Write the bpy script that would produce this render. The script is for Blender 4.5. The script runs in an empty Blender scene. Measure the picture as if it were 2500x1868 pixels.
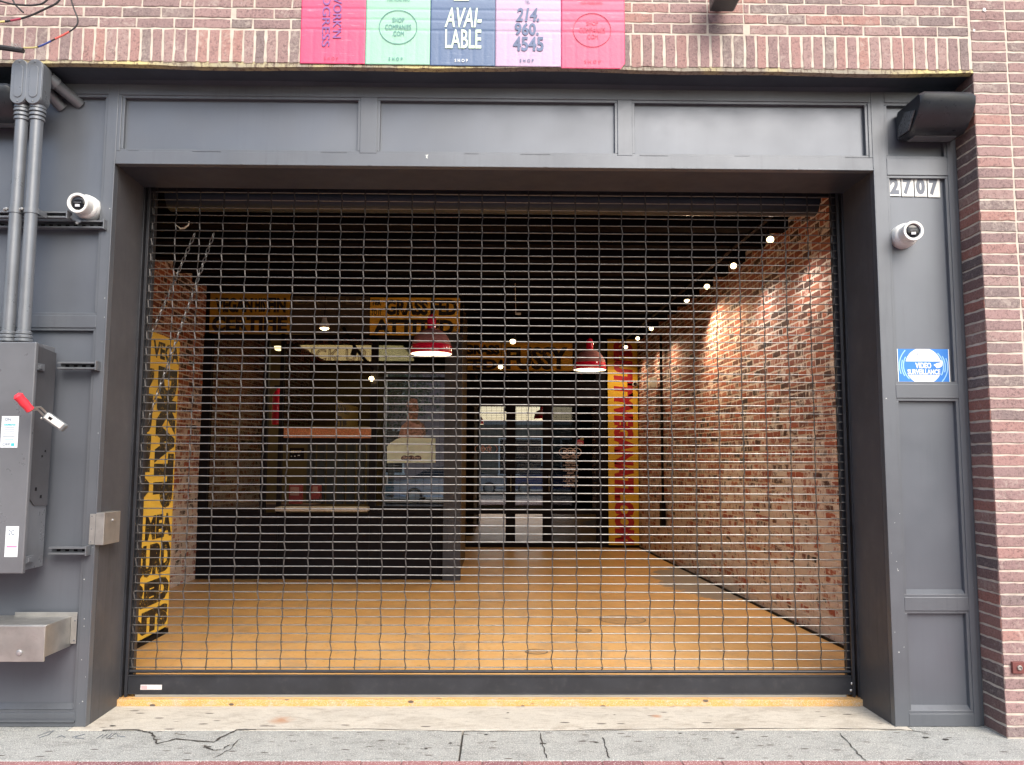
import bpy, math, random
from mathutils import Vector, Matrix
random.seed(7)
SC = bpy.context.scene
COL = SC.collection
# ---------------------------------------------------------------- camera
YAW, PIT, ROL = -0.01368, 0.0957, -0.00419
CAMP = Vector((0.03441, -4.96735, 1.5537)); FPX = 1994.6
def camrot():
    return Matrix.Rotation(YAW, 3, 'Z') @ Matrix.Rotation(PIT, 3, 'X') @ Matrix.Rotation(ROL, 3, 'Y')
RM = camrot()
cd = bpy.data.cameras.new('camera'); cam = bpy.data.objects.new('camera', cd); COL.objects.link(cam)
SC.camera = cam
m = RM.to_4x4() @ Matrix.Rotation(math.radians(90), 4, 'X'); m.translation = CAMP
cam.matrix_world = m
cd.sensor_fit = 'HORIZONTAL'; cd.sensor_width = 36; cd.lens = FPX / 2500 * 36
cd.clip_start = .05; cd.clip_end = 500
# ---------------------------------------------------------------- sky, sun, exposure
w = bpy.data.worlds.new('World'); SC.world = w; w.use_nodes = True
nt = w.node_tree; bg = nt.nodes['Background']
sky = nt.nodes.new('ShaderNodeTexSky'); sky.sky_type = 'NISHITA'; sky.sun_disc = False
SUN_EL, SUN_AZ = math.radians(43), math.radians(160)     # azimuth measured from +y, clockwise
sky.sun_elevation = SUN_EL; sky.sun_rotation = SUN_AZ; sky.air_density = 1.2; sky.dust_density = 3
nt.links.new(sky.outputs[0], bg.inputs[0]); bg.inputs[1].default_value = 0.15
sl = bpy.data.lights.new('sun', 'SUN'); sun = bpy.data.objects.new('sun', sl); COL.objects.link(sun)
sl.energy = 1.5; sl.angle = math.radians(42); sl.color = (1, .95, .88)
sd_ = Vector((math.sin(SUN_AZ) * math.cos(SUN_EL), math.cos(SUN_AZ) * math.cos(SUN_EL), math.sin(SUN_EL)))
sun.rotation_euler = sd_.to_track_quat('Z', 'Y').to_euler(); sun.location = (0, -8, 12)
SC.view_settings.view_transform = 'Standard'; SC.view_settings.look = 'None'
SC.view_settings.exposure = 1.05; SC.view_settings.gamma = 1
SC.cycles.max_bounces = 8; SC.cycles.transparent_max_bounces = 16
SC.cycles.sample_clamp_indirect = 4

# ---------------------------------------------------------------- measuring helpers
def ray(px, py):
    return RM @ Vector(((px - 1250) / FPX, 1, (934 - py) / FPX))
def F(px, py, Y=0.0):
    d = ray(px, py); return CAMP + d * ((Y - CAMP.y) / d.y)
def G(px, py, Z=0.0):
    d = ray(px, py); return CAMP + d * ((Z - CAMP.z) / d.z)
SH = -0.0239
def ix(xp, y): return xp + SH * y
def SD(px, py, c):
    d = ray(px, py); n = Vector((1, -SH, 0)); return CAMP + d * ((c - n.dot(CAMP)) / n.dot(d))
def fz(y): return 0.04 - 0.0115 * (y - .45)

# ---------------------------------------------------------------- mesh helpers
class MB:
    def __init__(s): s.v = []; s.f = []
    def add(s, vs, fs):
        o = len(s.v); s.v += [tuple(p) for p in vs]; s.f += [tuple(i + o for i in f) for f in fs]; return s
    def box(s, x0, x1, y0, y1, z0, z1):
        x0, x1 = sorted((x0, x1)); y0, y1 = sorted((y0, y1)); z0, z1 = sorted((z0, z1))
        return s.add([(x0,y0,z0),(x1,y0,z0),(x1,y1,z0),(x0,y1,z0),(x0,y0,z1),(x1,y0,z1),(x1,y1,z1),(x0,y1,z1)],
                     [(0,3,2,1),(4,5,6,7),(0,1,5,4),(1,2,6,5),(2,3,7,6),(3,0,4,7)])
    def obox(s, c, ux, uy, uz):            # oriented box: centre, half vectors
        c = Vector(c); P = []
        for k in (-1, 1):
            for a, b in ((-1,-1),(1,-1),(1,1),(-1,1)): P.append(c + ux*a + uy*b + uz*k)
        return s.add(P, [(0,3,2,1),(4,5,6,7),(0,1,5,4),(1,2,6,5),(2,3,7,6),(3,0,4,7)])
    def quad(s, a, b, c, d): return s.add([a,b,c,d], [(0,1,2,3)])
    def prism(s, poly, d):                  # polygon (3d points, planar) extruded by vector d
        d = Vector(d); n = len(poly); A = [Vector(p) for p in poly]
        return s.add(A + [p + d for p in A], [tuple(range(n))[::-1], tuple(range(n, 2*n))] +
                     [(i, (i+1) % n, n + (i+1) % n, n + i) for i in range(n)])
    def tube(s, pts, r, n=8, cap=True):
        pts = [Vector(p) for p in pts]; rings = []; rs = r if isinstance(r, (list, tuple)) else [r]*len(pts)
        prev = None
        for i, p in enumerate(pts):
            t = (pts[min(i+1, len(pts)-1)] - pts[max(i-1, 0)]).normalized()
            if prev is None:
                a = Vector((0,0,1)) if abs(t.z) < .9 else Vector((1,0,0)); u = t.cross(a).normalized()
            else: u = (prev - t * prev.dot(t)).normalized()
            prev = u; vv = t.cross(u)
            rings.append([p + (u*math.cos(2*math.pi*k/n) + vv*math.sin(2*math.pi*k/n))*rs[i] for k in range(n)])
        V = [q for R in rings for q in R]; Fc = []
        for i in range(len(pts)-1):
            for k in range(n): Fc.append((i*n+k, i*n+(k+1)%n, (i+1)*n+(k+1)%n, (i+1)*n+k))
        if cap: Fc += [tuple(range(n))[::-1], tuple((len(pts)-1)*n + k for k in range(n))]
        return s.add(V, Fc)
    def cyl(s, a, b, r, n=16): return s.tube([a, b], r, n)
    def lathe(s, org, axis, prof, n=24):    # prof: list of (t along axis, radius)
        org = Vector(org); axis = Vector(axis).normalized()
        return s.tube_profile(org, axis, prof, n)
    def tube_profile(s, org, axis, prof, n):
        a = Vector((0,0,1)) if abs(axis.z) < .9 else Vector((1,0,0)); u = axis.cross(a).normalized(); v = axis.cross(u)
        V = []; Fc = []
        for t, r in prof:
            for k in range(n):
                V.append(org + axis*t + (u*math.cos(2*math.pi*k/n) + v*math.sin(2*math.pi*k/n))*r)
        for i in range(len(prof)-1):
            for k in range(n): Fc.append((i*n+k, i*n+(k+1)%n, (i+1)*n+(k+1)%n, (i+1)*n+k))
        return s.add(V, Fc)
    def build(s, name, m, parent=None, smooth=False, bevel=0, seg=2, kind=None):
        me = bpy.data.meshes.new(name); me.from_pydata(s.v, [], s.f); me.update()
        if m: me.materials.append(m)
        if smooth:
            for p in me.polygons: p.use_smooth = True
            me.set_sharp_from_angle(angle=math.radians(40))
        o = bpy.data.objects.new(name, me); COL.objects.link(o)
        if parent is not None: adopt(o, parent)
        if bevel:
            b = o.modifiers.new('bevel', 'BEVEL'); b.width = bevel; b.segments = seg; b.limit_method = 'ANGLE'; b.angle_limit = math.radians(50)
        if kind: o['kind'] = kind
        return o
def adopt(o, parent):
    o.parent = parent; o.matrix_parent_inverse = WORLD[parent.name].inverted()
WORLD = {}
def note(o): WORLD[o.name] = o.matrix_basis.copy(); return o
def tag(o, label, cat, group=None):
    o['label'] = label; o['category'] = cat
    if group: o['group'] = group
    return note(o)
def thing(name, label, cat, loc, group=None):
    o = bpy.data.objects.new(name, None); o.empty_display_size = .1; COL.objects.link(o); o.location = loc
    return tag(o, label, cat, group)
def sub(o): return note(o)                  # allow a part to carry sub-parts
def copy_tree(src, loc, label, parts=True):
    r = src.copy(); COL.objects.link(r); r.location = loc; r['label'] = label
    for ch in [c for c in bpy.data.objects if c.parent == src]:
        c = ch.copy(); COL.objects.link(c); c.parent = r
        for g in [x for x in bpy.data.objects if x.parent == ch]:
            d = g.copy(); COL.objects.link(d); d.parent = c
    return r

# ---------------------------------------------------------------- material helpers
def newmat(name):
    m = bpy.data.materials.new(name); m.use_nodes = True; nt = m.node_tree
    return m, nt, nt.nodes['Principled BSDF']
def coords(nt, scale=(1,1,1)):
    tc = nt.nodes.new('ShaderNodeTexCoord'); mp = nt.nodes.new('ShaderNodeMapping')
    nt.links.new(tc.outputs['Object'], mp.inputs[0]); mp.inputs['Scale'].default_value = scale
    return mp.outputs[0]
def noise(nt, vec, scale, detail=4, rough=.6, dist=0):
    n = nt.nodes.new('ShaderNodeTexNoise'); nt.links.new(vec, n.inputs['Vector'])
    n.inputs['Scale'].default_value = scale; n.inputs['Detail'].default_value = detail
    n.inputs['Roughness'].default_value = rough; n.inputs['Distortion'].default_value = dist
    return n.outputs['Fac']
def ramp(nt, fac, stops, interp='LINEAR'):
    r = nt.nodes.new('ShaderNodeValToRGB'); nt.links.new(fac, r.inputs[0]); r.color_ramp.interpolation = interp
    e = r.color_ramp.elements
    while len(e) > 1: e.remove(e[0])
    for i, (p, c) in enumerate(stops):
        c = (c, c, c, 1) if not isinstance(c, (tuple, list)) else (*c[:3], 1)
        q = e[0] if i == 0 else e.new(p)
        q.position = p; q.color = c
    return r.outputs[0]
def mix(nt, fac, a, b, mode='MIX'):
    n = nt.nodes.new('ShaderNodeMix'); n.data_type = 'RGBA'; n.blend_type = mode
    for k, v in ((0, fac), (6, a), (7, b)):
        if isinstance(v, bpy.types.NodeSocket): nt.links.new(v, n.inputs[k])
        elif k == 0: n.inputs[0].default_value = v
        else: n.inputs[k].default_value = (*v[:3], 1)
    return n.outputs[2]
def bumpn(nt, bs, h, strength=.3, dist=.002):
    b = nt.nodes.new('ShaderNodeBump'); b.inputs['Strength'].default_value = strength; b.inputs['Distance'].default_value = dist
    nt.links.new(h, b.inputs['Height']); nt.links.new(b.outputs[0], bs.inputs['Normal'])
def pm(name, col, rough=.5, metal=0, var=.12, vs=6, bump=.15, bs=60, dirt=0, dirtcol=(.05,.045,.04), spec=.5, emit=None, ev=0, coat=0, streak=0):
    m, nt, b = newmat(name); vec = coords(nt)
    c = tuple(col)
    n1 = noise(nt, vec, vs, 5)
    lo = tuple(x*(1-var) for x in c); hi = tuple(min(1, x*(1+var)) for x in c)
    out = ramp(nt, n1, [(.3, lo), (.7, hi)])
    if dirt:
        n2 = noise(nt, vec, vs*4, 8, .7); k = ramp(nt, n2, [(.55, 0), (.75, dirt)])
        out = mix(nt, k, out, dirtcol)
    if streak:
        n3 = noise(nt, coords(nt, (14, 14, .7)), 2.2, 6, .7); n4 = noise(nt, vec, 1.1, 3)
        mu = nt.nodes.new('ShaderNodeMath'); mu.operation = 'MULTIPLY'; nt.links.new(ramp(nt, n3, [(.5, 0), (.68, 1)]), mu.inputs[0]); nt.links.new(ramp(nt, n4, [(.42, 0), (.62, streak)]), mu.inputs[1])
        out = mix(nt, mu.outputs[0], out, tuple(x*.55 for x in c))
        out = mix(nt, ramp(nt, noise(nt, coords(nt, (1, 1, 1)), 38, 7, .8), [(.66, 0), (.72, streak)]), out, tuple(min(1, x*1.7) for x in c))
    nt.links.new(out, b.inputs['Base Color'])
    b.inputs['Metallic'].default_value = metal; b.inputs['Specular IOR Level'].default_value = spec
    rr = ramp(nt, noise(nt, vec, vs*2.3, 4), [(.3, max(.02, rough-.08)), (.7, min(1, rough+.08))]); nt.links.new(rr, b.inputs['Roughness'])
    if bump: bumpn(nt, b, noise(nt, vec, bs, 4), bump, .002)
    if emit: b.inputs['Emission Color'].default_value = (*emit, 1); b.inputs['Emission Strength'].default_value = ev
    if coat: b.inputs['Coat Weight'].default_value = coat
    return m
def brickmat(name, cols, white=0, low=0, wcol=(.62,.56,.5), wscale=9, speck=.35, wlo=.45, whi=.62):
    m, nt, b = newmat(name); vec = coords(nt)
    g = nt.nodes.new('ShaderNodeNewGeometry')
    n = len(cols)
    base = ramp(nt, g.outputs['Random Per Island'], [(i/n, c) for i, c in enumerate(cols)], 'CONSTANT')
    n1 = noise(nt, vec, 70, 6, .75)
    base = mix(nt, ramp(nt, n1, [(.38, speck), (.5, 0)]), base, (.05,.035,.035))
    base = mix(nt, ramp(nt, noise(nt, vec, 130, 4, .7), [(.55, 0), (.7, speck*.7)]), base, (.55,.42,.4))
    n2 = noise(nt, vec, 2.2, 4)
    base = mix(nt, ramp(nt, n2, [(.4, 0), (.7, .3)]), base, tuple(min(1, x*1.25) for x in cols[0]), 'MIX')
    if white:
        add = nt.nodes.new('ShaderNodeMath'); add.operation = 'ADD'
        sc = nt.nodes.new('ShaderNodeMath'); sc.operation = 'MULTIPLY'; sc.inputs[1].default_value = .16
        nt.links.new(g.outputs['Random Per Island'], sc.inputs[0])
        nt.links.new(noise(nt, vec, wscale, 9, .72, .6), add.inputs[0]); nt.links.new(sc.outputs[0], add.inputs[1])
        src = add.outputs[0]
        if low:  # more limewash towards the floor, painting in the daylight low on the wall
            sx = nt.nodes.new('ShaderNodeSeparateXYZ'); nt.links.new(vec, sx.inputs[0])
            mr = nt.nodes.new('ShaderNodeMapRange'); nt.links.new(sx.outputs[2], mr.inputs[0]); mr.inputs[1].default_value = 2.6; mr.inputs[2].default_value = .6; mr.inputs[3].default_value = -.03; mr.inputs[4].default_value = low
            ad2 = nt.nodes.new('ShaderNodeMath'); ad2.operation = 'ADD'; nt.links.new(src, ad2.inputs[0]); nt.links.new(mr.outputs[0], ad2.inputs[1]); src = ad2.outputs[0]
        k = ramp(nt, src, [(wlo+.08, 0), (whi+.08, white)])
        base = mix(nt, k, base, wcol)
    nt.links.new(base, b.inputs['Base Color']); b.inputs['Roughness'].default_value = .88
    b.inputs['Specular IOR Level'].default_value = .25
    bumpn(nt, b, n1, .55, .004)
    return m
def glassmat(name, refl=.28, tint=(1,1,1)):
    m, nt, b = newmat(name); nt.nodes.remove(b); out = nt.nodes['Material Output']
    t = nt.nodes.new('ShaderNodeBsdfTransparent'); t.inputs[0].default_value = (*tint, 1)
    gl = nt.nodes.new('ShaderNodeBsdfGlossy'); gl.inputs['Roughness'].default_value = .0; gl.inputs[0].default_value = (.95,.98,1,1)
    fr = nt.nodes.new('ShaderNodeFresnel'); fr.inputs[0].default_value = 1.5
    ma = nt.nodes.new('ShaderNodeMath'); ma.operation = 'ADD'; ma.inputs[1].default_value = refl; nt.links.new(fr.outputs[0], ma.inputs[0])
    mx = nt.nodes.new('ShaderNodeMixShader'); nt.links.new(ma.outputs[0], mx.inputs[0])
    nt.links.new(t.outputs[0], mx.inputs[1]); nt.links.new(gl.outputs[0], mx.inputs[2]); nt.links.new(mx.outputs[0], out.inputs[0])
    return m
def worn(name, ink, paper, lo=.56, hi=.6, scale=60, rough=.5):
    m, nt, b = newmat(name); vec = coords(nt)
    k = ramp(nt, noise(nt, vec, scale, 6, .7), [(lo, 0), (hi, 1)])
    k2 = ramp(nt, noise(nt, vec, scale*.12, 2), [(.45, 0), (.6, 1)])
    mm = nt.nodes.new('ShaderNodeMath'); mm.operation = 'MULTIPLY'; nt.links.new(k, mm.inputs[0]); nt.links.new(k2, mm.inputs[1])
    nt.links.new(mix(nt, mm.outputs[0], ink, paper), b.inputs['Base Color']); b.inputs['Roughness'].default_value = rough
    return m

PAINT = pm('grey_paint', (.122,.134,.152), .40, .3, .12, 1.6, .14, 120, .0, (.3,.3,.3), .6, streak=.34)
PAINT_P = pm('grey_panel_paint', (.125,.139,.162), .36, .3, .09, 1.2, .05, 14, .0, (.3,.3,.3), .6, streak=.12)
JAMB = pm('shaded_jamb_paint', (.080,.080,.086), .5, .1, .16, 2.0, .12, 120, .12, (.2,.19,.18), .3, streak=.5)  # frame paint darkened, the shade inside the opening put into the colour
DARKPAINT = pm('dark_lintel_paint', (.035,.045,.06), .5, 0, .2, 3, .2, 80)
NAVY = pm('black_steel', (.022,.024,.03), .42, 0, .25, 5, .15, 90, .25, (.10,.09,.085))
ROD = pm('rod_steel', (.18,.18,.178), .40, .9, .2, 25, .1, 200, .25, (.2,.17,.15))
GALV = pm('galvanised', (.5,.5,.5), .42, .85, .15, 25, .1, 200, .3, (.16,.14,.13))
LINKM = pm('grille_link_steel', (.075,.07,.068), .5, .7, .3, 40, .2, 200, .5, (.10,.08,.07))
STEEL = pm('weathered_steel', (0.425,0.416,0.391), .42, .75, .18, 9, .12, 60, .35, (0.204,0.187,0.162))
STRUT = pm('strut_steel', (.20,.21,.22), .45, .4, .2, 12, .1, 90, .3, (.08,.08,.08))
CONDUIT = pm('conduit_paint', (0.170,0.183,0.200), .34, .3, .1, 7, .12, 110, .15, (0.102,0.102,0.102))
BOXP = pm('cabinet_paint', (0.182,0.190,0.204), .32, .3, .12, 3, .05, 40, .1, (0.111,0.111,0.111))
WHITEP = pm('white_plastic', (.78,.79,.76), .3, 0, .04, 8, .02, 50)
BLACKGL = pm('black_gloss', (.012,.013,.016), .08, 0, .1, 8, 0)
BLACK = pm('matt_black', (.008,.007,.009), .6, 0, .2, 5, .1, 60, spec=.12)
SHOPF = pm('shopfront_frame', (.012,.011,.015), .6, 0, .15, 4, .08, 60, spec=.12)
RUBBER = pm('black_rubber', (.02,.02,.022), .6, 0, .2, 20, .3, 120)
RED = pm('red_enamel', (.75,.012,.055), .15, 0, .05, 8, 0, coat=.5)
DUST = pm('dusty_red', (.42,.17,.17), .8, 0, .15, 30, .1, 90)
REDPL = pm('red_rubber', (.80,.04,.06), .45, 0, .06, 20, .1, 60)
CREAM = pm('cream_enamel', (.78,.72,.62), .4, 0, .03, 8, 0, emit=(1,.85,.65), ev=.5)
YEL = pm('yellow_sign', (.90,.62,.09), .5, 0, .05, 5, .03, 60)
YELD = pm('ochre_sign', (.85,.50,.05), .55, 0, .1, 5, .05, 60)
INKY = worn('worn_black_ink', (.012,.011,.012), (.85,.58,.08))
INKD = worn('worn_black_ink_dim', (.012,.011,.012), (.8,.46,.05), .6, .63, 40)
BRICK = brickmat('facade_brick', [(0.319,0.213,0.204),(0.262,0.184,0.179),(0.349,0.208,0.189),(0.290,0.194,0.184),(0.222,0.174,0.169),(0.329,0.228,0.213),(0.367,0.208,0.179),(0.271,0.184,0.179),(0.228,0.184,0.174)], speck=.6, white=.38, wcol=(0.572,0.506,0.440), wscale=26, wlo=.55, whi=.68)
MORTAR = pm('cream_mortar', (0.560,0.503,0.429), .9, 0, .2, 14, .6, 90, .35, (0.299,0.243,0.214))
RETB = brickmat('shaded_return_brick', [(0.245,0.133,0.116),(0.171,0.109,0.103),(0.282,0.128,0.103),(0.122,0.098,0.098),(0.245,0.153,0.133)], white=.35, wcol=(0.489,0.440,0.391), wscale=26, speck=.5, wlo=.55, whi=.7)  # facade brick darkened, shade on the side face put into its colours
YELK = pm('dim_ochre_sign', (.50,.29,.03), .55, 0, .12, 5, .05, 60)  # ochre sign colour scaled darker to paint in the weak light over the kiosk
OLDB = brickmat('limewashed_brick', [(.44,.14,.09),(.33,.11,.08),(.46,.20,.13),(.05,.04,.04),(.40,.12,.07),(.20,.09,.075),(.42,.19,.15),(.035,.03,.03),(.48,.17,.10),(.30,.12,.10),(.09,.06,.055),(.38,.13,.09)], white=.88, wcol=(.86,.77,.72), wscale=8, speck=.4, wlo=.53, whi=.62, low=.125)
OLDM = pm('limewash_mortar', (.80,.71,.66), .95, 0, .18, 14, .8, 60, .25, (.22,.15,.12))

def concrete(name, base, dark, speck, sc=1.0, stain=None, stain_at=None):
    m, nt, b = newmat(name); vec = coords(nt); vec2 = coords(nt, (.5, 1.6, 1))
    c = ramp(nt, noise(nt, vec, 3*sc, 6, .65), [(.3, tuple(x*.8 for x in base)), (.7, base)])
    c = mix(nt, ramp(nt, noise(nt, vec2, 22*sc, 5, .7, .5), [(.52, 0), (.66, .75)]), c, dark)
    c = mix(nt, ramp(nt, noise(nt, coords(nt, (.7, 1.3, 1)), 5.5*sc, 7, .72, .8), [(.51, 0), (.64, .7)]), c, tuple(x*1.0 for x in dark))
    c = mix(nt, ramp(nt, noise(nt, vec, 150*sc, 3, .6), [(.5, 0), (.66, speck)]), c, tuple(x*.35 for x in base))
    c = mix(nt, ramp(nt, noise(nt, vec, 110*sc, 3, .6), [(.56, 0), (.66, speck)]), c, (.8,.78,.72))
    vo = nt.nodes.new('ShaderNodeTexVoronoi'); nt.links.new(vec2, vo.inputs['Vector']); vo.inputs['Scale'].default_value = 9*sc
    c = mix(nt, ramp(nt, vo.outputs['Distance'], [(.11, .95), (.16, 0)]), c, (.09,.075,.065))
    if stain:
        for (x, y, r) in stain_at:
            mp = nt.nodes.new('ShaderNodeVectorMath'); mp.operation = 'DISTANCE'; nt.links.new(vec, mp.inputs[0]); mp.inputs[1].default_value = (x, y, 0)
            ad = nt.nodes.new('ShaderNodeMath'); ad.operation = 'MULTIPLY_ADD'; nt.links.new(noise(nt, vec, 12, 6, .7), ad.inputs[0]); ad.inputs[1].default_value = r*2; nt.links.new(mp.outputs['Value'], ad.inputs[2])
            c = mix(nt, ramp(nt, ad.outputs[0], [(r*1.2, .8), (r*2.3, 0)]), c, stain)
    nt.links.new(c, b.inputs['Base Color']); b.inputs['Roughness'].default_value = .85
    bumpn(nt, b, noise(nt, vec, 90*sc, 5, .7), .5, .004); return m
CONC = concrete('threshold_concrete', (0.601,0.560,0.477), (0.373,0.332,0.270), .35, 1, (0.436,0.228,0.124), [(-1.27, .12, .07), (1.0, .2, .03)])
CONC2 = concrete('kerb_concrete', (.42,.43,.405), (.23,.235,.22), .85, 1.3)
def floormat():
    m, nt, b = newmat('orange_floor_paint'); vec = coords(nt); vec2 = coords(nt, (1, .35, 1))
    c = ramp(nt, noise(nt, vec, 1.3, 5, .6), [(.3, (.70,.39,.13)), (.7, (.82,.50,.20))])
    c = mix(nt, ramp(nt, noise(nt, vec2, 9, 7, .7, .4), [(.5, 0), (.7, .5)]), c, (.80,.58,.34))
    c = mix(nt, ramp(nt, noise(nt, vec, 24, 5, .75), [(.60, 0), (.68, .75)]), c, (.22,.12,.06))
    c = mix(nt, ramp(nt, noise(nt, coords(nt, (.8, .5, 1)), 3.2, 7, .75, 1.0), [(.50, 0), (.64, .6)]), c, (.50,.33,.19))
    # worn bare concrete by the right wall
    mp = nt.nodes.new('ShaderNodeVectorMath'); mp.operation = 'DISTANCE'
    sc = nt.nodes.new('ShaderNodeVectorMath'); sc.operation = 'MULTIPLY'; sc.inputs[1].default_value = (1, .36, 0); nt.links.new(vec, sc.inputs[0])
    nt.links.new(sc.outputs[0], mp.inputs[0]); mp.inputs[1].default_value = (2.72, 6.0*.36, 0)
    ad = nt.nodes.new('ShaderNodeMath'); ad.operation = 'MULTIPLY_ADD'; nt.links.new(noise(nt, vec, 5, 6, .7), ad.inputs[0]); ad.inputs[1].default_value = .6; nt.links.new(mp.outputs['Value'], ad.inputs[2])
    c = mix(nt, ramp(nt, ad.outputs[0], [(.84, 1), (.90, 0)]), c, (.33,.29,.26))
    nt.links.new(c, b.inputs['Base Color']); b.inputs['Roughness'].default_value = .36
    bumpn(nt, b, noise(nt, vec, 30, 6, .7), .35, .003); return m
FLOOR = floormat()
EDGE = concrete('yellow_edge_paint', (.68,.39,.12), (.50,.40,.30), .6, 1.6)
def pavermat():
    m, nt, b = newmat('pink_paver'); vec = coords(nt)
    g = nt.nodes.new('ShaderNodeNewGeometry')
    c = ramp(nt, g.outputs['Random Per Island'], [(0, (.30,.13,.13)), (.35, (.34,.16,.16)), (.7, (.25,.11,.12))], 'CONSTANT')
    vo = nt.nodes.new('ShaderNodeTexVoronoi'); nt.links.new(vec, vo.inputs['Vector']); vo.inputs['Scale'].default_value = 95
    c = mix(nt, ramp(nt, vo.outputs['Distance'], [(.22, .8), (.34, 0)]), c, (.72,.60,.56))
    c = mix(nt, ramp(nt, noise(nt, vec, 8, 5), [(.55, 0), (.75, .5)]), c, (.16,.10,.09))
    nt.links.new(c, b.inputs['Base Color']); b.inputs['Roughness'].default_value = .8
    bumpn(nt, b, noise(nt, vec, 80, 4), .5, .003); return m
PAVER = pavermat()
ASPH = pm('asphalt', (.06,.06,.062), .85, 0, .2, 5, .5, 90)

# ---------------------------------------------------------------- lettering
def letters(body, name, m, parent, o, ux, uz, w, h, bold=0.0, depth=.0008, lift=.0, spacing=1.0, shear=0, lines=None):
    """text stretched into a w x h box centred at o, running along ux with up uz"""
    cu = bpy.data.curves.new('t', 'FONT'); cu.body = body; cu.size = 1; cu.offset = bold; cu.align_x = 'CENTER'
    cu.space_character = spacing; cu.extrude = .01; cu.resolution_u = 3; cu.shear = shear
    if lines: cu.space_line = lines
    ob = bpy.data.objects.new('t', cu); COL.objects.link(ob)
    dg = bpy.context.evaluated_depsgraph_get(); dg.update()
    me = bpy.data.meshes.new_from_object(ob.evaluated_get(dg)); bpy.data.objects.remove(ob); bpy.data.curves.remove(cu)
    xs = [v.co.x for v in me.vertices]; ys = [v.co.y for v in me.vertices]
    if not xs: return None
    x0, x1, y0, y1 = min(xs), max(xs), min(ys), max(ys); sx = w/(x1-x0); sy = h/(y1-y0)
    ux = Vector(ux).normalized(); uz = Vector(uz).normalized(); n = ux.cross(uz); o = Vector(o)
    for v in me.vertices:
        c = v.co; v.co = o + ux*((c.x-(x0+x1)/2)*sx) + uz*((c.y-(y0+y1)/2)*sy) + n*(lift + (depth if c.z > 0 else 0))
    me.materials.clear(); me.materials.append(m); me.name = name
    ob = bpy.data.objects.new(name, me); COL.objects.link(ob)
    if parent is not None: adopt(ob, parent)
    return ob
XA, ZA = Vector((1,0,0)), Vector((0,0,1))
def ftext(body, name, m, parent, px, py, wpx, hpx, Y, **k):   # lettering on a plane facing the street
    a = F(px-wpx/2, py, Y); b = F(px+wpx/2, py, Y); c = F(px, py-hpx/2, Y); d = F(px, py+hpx/2, Y)
    ux = XA; ang = k.pop('ang', 0); R = Matrix.Rotation(-ang, 3, 'Y')
    return letters(body, name, m, parent, F(px, py, Y), R @ XA, R @ ZA, (b-a).length, (c-d).length, **k)

# ---------------------------------------------------------------- brick walls
def brick_mesh(mb, mm, rects, org, U, V, N, proud=.0028, jit=.0027):
    """rects: (u0,u1,v0,v1) brick faces on the plane org+U*u+V*v, standing `proud` of the mortar"""
    org, U, V, N = Vector(org), Vector(U), Vector(V), Vector(N)
    R = random.uniform
    for (u0, u1, v0, v1) in rects:
        nu = max(2, int((u1-u0)/.035)); nv = max(1, int((v1-v0)/.035)); per = []
        for i in range(nu): per.append((u0+(u1-u0)*i/nu, v0))
        for i in range(nv): per.append((u1, v0+(v1-v0)*i/nv))
        for i in range(nu): per.append((u1-(u1-u0)*i/nu, v1))
        for i in range(nv): per.append((u0, v1-(v1-v0)*i/nv))
        k = len(per); cu, cv = (u0+u1)/2, (v0+v1)/2; pr = proud + R(-.001, .0012)
        tx, ty = R(-.006, .006), R(-.012, .012)
        back = []; mid = []; fr = []
        for (u, v) in per:
            a, b2 = u + R(-jit, jit), v + R(-jit, jit)
            back.append(org + U*a + V*b2 + N*(-.004))
            mid.append(org + U*a + V*b2 + N*(pr*.55))
            su = -1 if a > cu else 1; sv = -1 if b2 > cv else 1
            ia = a + su*.003 if abs(a-cu) > .006 else a; ib = b2 + sv*.003 if abs(b2-cv) > .006 else b2
            fr.append(org + U*ia + V*ib + N*(pr + (a-cu)*tx + (b2-cv)*ty))
        fs = [tuple(range(2*k, 3*k))]
        for i in range(k):
            j = (i+1) % k; fs.append((i, j, k+j, k+i)); fs.append((k+i, k+j, 2*k+j, 2*k+i))
        mb.add(back + mid + fr, fs)
def running(u0, u1, v0, v1, L=.232, C=.0667, J=.0118, off=0, half=True, Jv=None, ljit=0):
    out = []; n = round((v1-v0)/C); C = (v1-v0)/n
    for r in range(n):
        u = u0 - ((L/2 if r % 2 else 0) if half else 0) - off
        while u < u1 - .01:
            l = L + (random.uniform(-ljit, ljit) if ljit else 0)
            a, b = max(u, u0), min(u+l, u1)
            if b - a > .03: out.append((a+J/2 if a > u0 else a, b-J/2 if b < u1-.001 else b, v0+r*C+J/2, v0+(r+1)*C-J/2))
            u += l
    return out

# ================================================================= SETTING: ground
YB = -.206                                       # front plane of the brick facade
g = MB().box(-60, 60, -60, 40, -.60, -.20).build('ground', ASPH, kind='structure')
MB().box(-60, 60, -16.5, -7.2, -.196, -.13).build('road', ASPH, kind='structure')
# pink paver sidewalk
pv = []; U = .20
mb = MB()
for r in range(0, 26):
    y1 = -.543 - r*.105; y0 = y1 - .101
    for c in range(-24, 25):
        x0 = c*.208 + (.104 if r % 2 else 0) - .05
        mb.box(x0, x0+.203, y0, y1, -.06, -.002 + random.uniform(-.001, .001))
sw = mb.build('sidewalk', PAVER, kind='structure', bevel=.002, seg=1)
sb = MB().box(-40, 40, -7.0, -.54, -.20, -.008).build('sidewalk_bed', pm('paver_joint', (.20,.13,.12), .9), kind='structure')
MB().box(-40, 40, -7.2, -7.0, -.20, -.002).build('kerb', CONC2, kind='structure')
sidew2 = MB().box(-40, 40, -20, -16.5, -.196, 0).build('far_sidewalk', CONC2, kind='structure')
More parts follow.
